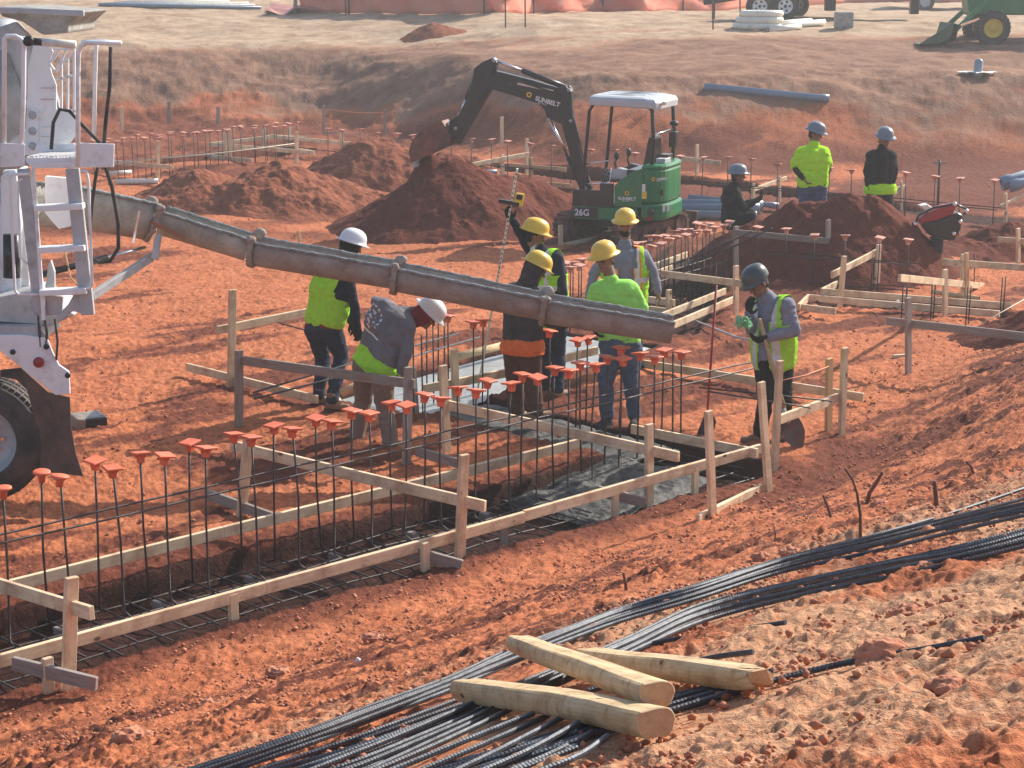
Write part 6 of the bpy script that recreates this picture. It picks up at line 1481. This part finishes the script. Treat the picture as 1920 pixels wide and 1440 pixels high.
for k in range(8):
    o = (k - 3.5) * 3.6; sp = (k % 3) * .016; w = [(x + rn.uniform(-3, 3), y + o * (1.0 if 500 < x < 1500 else 1.2) + rn.uniform(-1.2, 1.2)) for x, y in up]
    if k == 0: w[-3:] = [(1640, 1003), (1790, 960), (1960, 902)]
    if k == 1: w[-2:] = [(1800, 966), (1960, 925)]
    rib_bar('bar of the upper bundle running across the slope above the timbers' if k else 'topmost bar of the upper bundle, lifting away at the right edge', w, .018 + sp + .010 * (k % 2), .0102, 'upper bundle of ribbed bars on the slope', k)
lo = [(420, 1500), (640, 1432), (820, 1362), (1000, 1288), (1172, 1214), (1313, 1150), (1484, 1106), (1655, 1068), (1790, 1040), (1960, 998)]
for k in range(8):
    o = (k - 3.5) * 4.3; w = [(x + rn.uniform(-4, 4), y + o * (1.0 if x > 1000 else 1.0 + (1000 - x) / 300) + rn.uniform(-2, 2)) for x, y in lo]
    rib_bar('bar of the lower bundle passing under the cut timbers', w, .018 + .016 * (k % 3), .0102, 'lower bundle of ribbed bars on the slope', 20 + k)
for k in range(11):          # crossed fan at the bottom left
    x1 = 470 + k * 52; y1 = 1462; xr = 860 + k * 28; yr = 1300 + k * 7 + rn.uniform(-14, 14)
    w = [(x1 - 60 + rn.uniform(-30, 30), y1 + 14), ((x1 + xr) / 2 + rn.uniform(-12, 12), (y1 + yr) / 2 + rn.uniform(-6, 3)), (xr, yr)]
    rib_bar('shiny bar in the crossed fan left of the timbers', w, .035 + .012 * (k % 3), .0098, 'fan of shiny bars at the bottom edge', 40 + k)
for k in range(9):           # cut ends at the lower right of the fan
    ye = 1362 + k * 5; w = [(690 + k * 26, 1470), (860 + k * 14, 1428 + k * 2), (1084 + rn.uniform(-3, 3), ye)]
    rib_bar('bar of the dark packed bundle that ends below the timbers', w, .016 + .012 * (k % 3), .009, 'packed bundle with cut ends below the timbers', 60 + k)
for k in range(7):           # under the timbers to the right
    o = (k - 3) * 5; w = [(900, 1440 + o), (1080, 1376 + o), (1255, 1322 + o), (1380, 1285 + o * .8), (1450 - k * 6, 1266 + o * .6)]
    rib_bar('bar in the shadow under the timber ends', w, .016 + .010 * (k % 2), .009, 'bars in the shadow under the timber ends', 80 + k)
rib_bar('long single bar pinned under a red clod, right of the timbers', [(1250, 1336), (1450, 1276), (1600, 1240), (1740, 1216), (1846, 1196)], .02, .0105, None, 90)
rib_bar('single bar ending free just above the timbers, the longer of two', [(1020, 1276), (1180, 1216), (1330, 1188), (1473, 1167)], .03, .0095, None, 91)
rib_bar('short bar end poking out from behind the back timber', [(1100, 1296), (1300, 1240), (1412, 1222)], .03, .0105, None, 92)
def timber(label, p, q, h0, h1, r=.046, mid=None, broken=False):
    a = GH(p[0], p[1], h0); b = GH(q[0], q[1], h1); pts = [a, b]
    if mid: m_ = GH(mid[0], mid[1], (h0 + h1) / 2); pts = [a, a.lerp(m_, .5) + (m_ - a.lerp(b, .5)) * .2, m_, m_.lerp(b, .5) + (m_ - a.lerp(b, .5)) * .2, b]
    n = 24; vs = []; N_ = 40; fs = []
    ax = (b - a).normalized(); z = Vector((0, 0, 1)); z = (z - ax * z.dot(ax)).normalized(); y = z.cross(ax)
    c = (a + b) / 2; L = (b - a).length
    for i in range(N_ + 1):
        t = i / N_; s_ = t * (len(pts) - 1); k = min(int(s_), len(pts) - 2); cc = pts[k].lerp(pts[k + 1], s_ - k)
        for j in range(n):
            an = 2 * math.pi * j / n; yy = math.cos(an) * r * 1.08; zz = max(-.80 * r, min(.66 * r, math.sin(an) * r)); zz += .0025 * math.sin(t * 9 + j); yy += .003 * math.sin(t * 7 + j * .5)
            e = 0
            if broken and i > N_ - 4: e = rn.uniform(-.05, .03) * (i - N_ + 4) / 3; yy *= 1 - .08 * (i - N_ + 4); zz *= 1 - .06 * (i - N_ + 4)
            q_ = cc + y * yy + z * zz + ax * e - c; vs.append((q_.dot(ax), q_.dot(y), q_.dot(z)))
    for i in range(N_):
        for j in range(n): fs.append((i * n + j, i * n + (j + 1) % n, (i + 1) * n + (j + 1) % n, (i + 1) * n + j))
    fs += [tuple(range(n - 1, -1, -1)), tuple(N_ * n + j for j in range(n))]
    o = mk('timber_post', vs, fs, None, None, False, [M['post'], M['postend']], [0] * (N_ * n) + [1, 1])
    mt = Matrix((ax, y, z)).transposed().to_4x4(); mt.translation = c; o.matrix_basis = mt
    bv = o.modifiers.new('b', 'BEVEL'); bv.width = .003; bv.limit_method = 'ANGLE'; bv.angle_limit = R(40)
    tag(o, label, 'timber', 'short cut fence timbers lying on the bars'); return o
timber('farther timber post with a splintered right end', (1100, 1232), (1428, 1272), .09, .065, .052, broken=True)
timber('topmost timber post, slanting across the other one down to the right', (972, 1206), (1232, 1300), .15, .13, .050)
timber('nearest timber post, slightly bowed, with its sawn end facing right', (872, 1292), (1230, 1354), .09, .08, .056, mid=(1050, 1316))
# roots and clods
def root_(label, pts, r, name='root_stub'):
    P = [G(*pts[0])]; 
    for (x, y) in pts[1:]: P.append(W(x, y, P[0].y + rn.uniform(-.03, .03)))
    P[0] = P[0] - Vector((0, 0, .04)); o = MB().tube(P, [r * (1 - .5 * i / len(P)) for i in range(len(P))], 7).build(name, M['root'], None, True); tag(o, label, 'root')
root_('tall curved dry root sticking out of the slope above the bars', [(1614, 1020), (1613, 965), (1607, 925), (1598, 898), (1584, 878)], .010)
root_('thick forked root stub right of the tall curved root', [(1622, 952), (1630, 925), (1645, 902), (1655, 885)], .018)
root_('dark root stub standing alone near the right edge', [(1758, 952), (1754, 925), (1752, 902)], .017)
root_('small slanting root left of the tall curved root', [(1562, 975), (1552, 950), (1543, 928)], .012)
root_('small root stub on the slope above the upper bundle', [(1176, 1114), (1173, 1095), (1169, 1074)], .012)
root_('little hooked root near the right edge', [(1828, 890), (1822, 876), (1812, 866)], .012)
root_('thin twig beside the clods, left of the tall root', [(1452, 1022), (1454, 1000), (1450, 985)], .005, 'twig')
def clod(label, px, py, s, flat=.6, m='rock'):
    c = G(px, py); mb = MB(); mb.ell(c + Vector((0, 0, s * flat * .35)), (s, s * .85, s * flat), None, 16); mb.ell(c + Vector((s * .5, .1 * s, s * .2)), (s * .6, s * .6, s * flat * .7), None, 12)
    o = mb.voxel('clay_clod', M[m], None, max(.004, s * .05), 0, s * .22, 2.2 / s); tag(o, label, 'clod')
for i, (lb, px, py, s, fl) in enumerate((('big red clod lying on the long single bar', 1655, 1240, .085, .55), ('clod pair touching the lower bundle at right', 1738, 1078, .05, .8), ('brown clod behind the tall root at its right', 1650, 955, .07, .7), ('rounded clod in the lower right slope above the single bar', 1700, 1160, .06, .6), ('broad flat clod at the lower right corner', 1780, 1300, .06, .5), ('clod left of the roots above the upper bundle', 1480, 1040, .06, .5), ('second clod left of the roots above the upper bundle', 1425, 1048, .05, .5), ('large clod in the slope below the near form board', 700, 1200, .07, .45), ('dark clod near the bottom left', 400, 1330, .09, .4), ('clod at the left of the white scrap', 520, 1265, .07, .45), ('clod by the foot of the slope at bottom left', 245, 1390, .10, .5))):
    clod(lb, px, py, s, fl)
def scatter(name, label, n, region, smin, smax, m, seed):
    r_ = random.Random(seed); mb = MB(); ico = [(0, 0, 1), (.9, 0, .2), (.28, .85, .3), (-.72, .53, .2), (-.72, -.53, .3), (.28, -.85, .2), (.5, .4, -.7), (-.5, .1, -.7), (.2, -.6, -.7)]
    fcs = [(0, 1, 2), (0, 2, 3), (0, 3, 4), (0, 4, 5), (0, 5, 1), (1, 6, 2), (2, 6, 3), (3, 6, 7), (3, 7, 4), (4, 7, 8), (4, 8, 5), (5, 8, 1), (1, 8, 6), (6, 8, 7)]
    V_ = []; F_ = []; pos = []
    while len(pos) < n:
        p = region(r_)
        if p is not None: pos.append(p)
    xs = np.array([p[0] for p in pos]); ys_ = np.array([p[1] for p in pos]); zs = base(xs, ys_)
    for i in range(n):
        s = smin + (smax - smin) * r_.random() ** 3.2; a = r_.random() * 6.28; ca, sa = math.cos(a), math.sin(a); fl = r_.uniform(.5, .9); j = [r_.uniform(.65, 1.25) for _ in ico]; nb = len(V_)
        for q, v in enumerate(ico):
            x, y, z = v[0] * s * j[q], v[1] * s * j[q] * .85, v[2] * s * fl * j[q]
            V_.append((xs[i] + x * ca - y * sa, ys_[i] + x * sa + y * ca, zs[i] + z + s * .15 + .012))
        F_ += [tuple(k + nb for k in f) for f in fcs]
    o = mk(name, V_, F_, m, None, True); tag(o, label, 'clods', None, 'stuff')
def reg_slope(r_):
    y = 4.3 * (22 / 4.3) ** r_.random(); x = y * r_.uniform(-.31, .31); a = x * DA.x + y * DA.y; b = x * DB.x + y * DB.y
    s = float(toe(np.array(a))) - b
    if s < -.45: return None
    if y < 8.5 and r_.random() < .6: return None
    if float(vn2(np.array([x * 1.4]), np.array([y * 1.4]), 77)[0]) < r_.uniform(-.6, .5): return None
    return (x, y)
def reg_flat(r_):
    y = 12 * (40 / 12) ** r_.random(); x = y * r_.uniform(-.31, .31); a = x * DA.x + y * DA.y; b = x * DB.x + y * DB.y
    if 9.9 < b < 11.7 and a < 13.3: return None
    if 13.7 < b < 16.6 and 10.8 < a < 18.2: return None
    if float(vn2(np.array([x * .8]), np.array([y * .8]), 78)[0]) < r_.uniform(-.5, .6): return None
    return (x, y)
scatter('small_clods', 'countless small clods of red clay strewn over the near slope', 15000, reg_slope, .005, .024, M['rock'], 5)
scatter('floor_crumbs', 'countless crumbs of soil on the pit floor', 2600, reg_flat, .007, .03, M['rock'], 6)
# ------------------------------------------------------------- haze
def haze():
    mb = MB(); mb.box((0, 75, 6.5), (640, 190, 17.4)); o = mb.build('haze', None)
    o.data.materials.clear(); m = bpy.data.materials.new('thin_haze'); m.use_nodes = True; n = m.node_tree.nodes; n.clear()
    out = n.new('ShaderNodeOutputMaterial'); v = n.new('ShaderNodeVolumePrincipled'); v.inputs['Color'].default_value = (.92, .93, .95, 1); v.inputs['Density'].default_value = .0017; v.inputs['Anisotropy'].default_value = .3
    m.node_tree.links.new(v.outputs[0], out.inputs['Volume']); o.data.materials.append(m); o['kind'] = 'stuff'; o['label'] = 'thin pale dusty haze over the whole site'
haze()
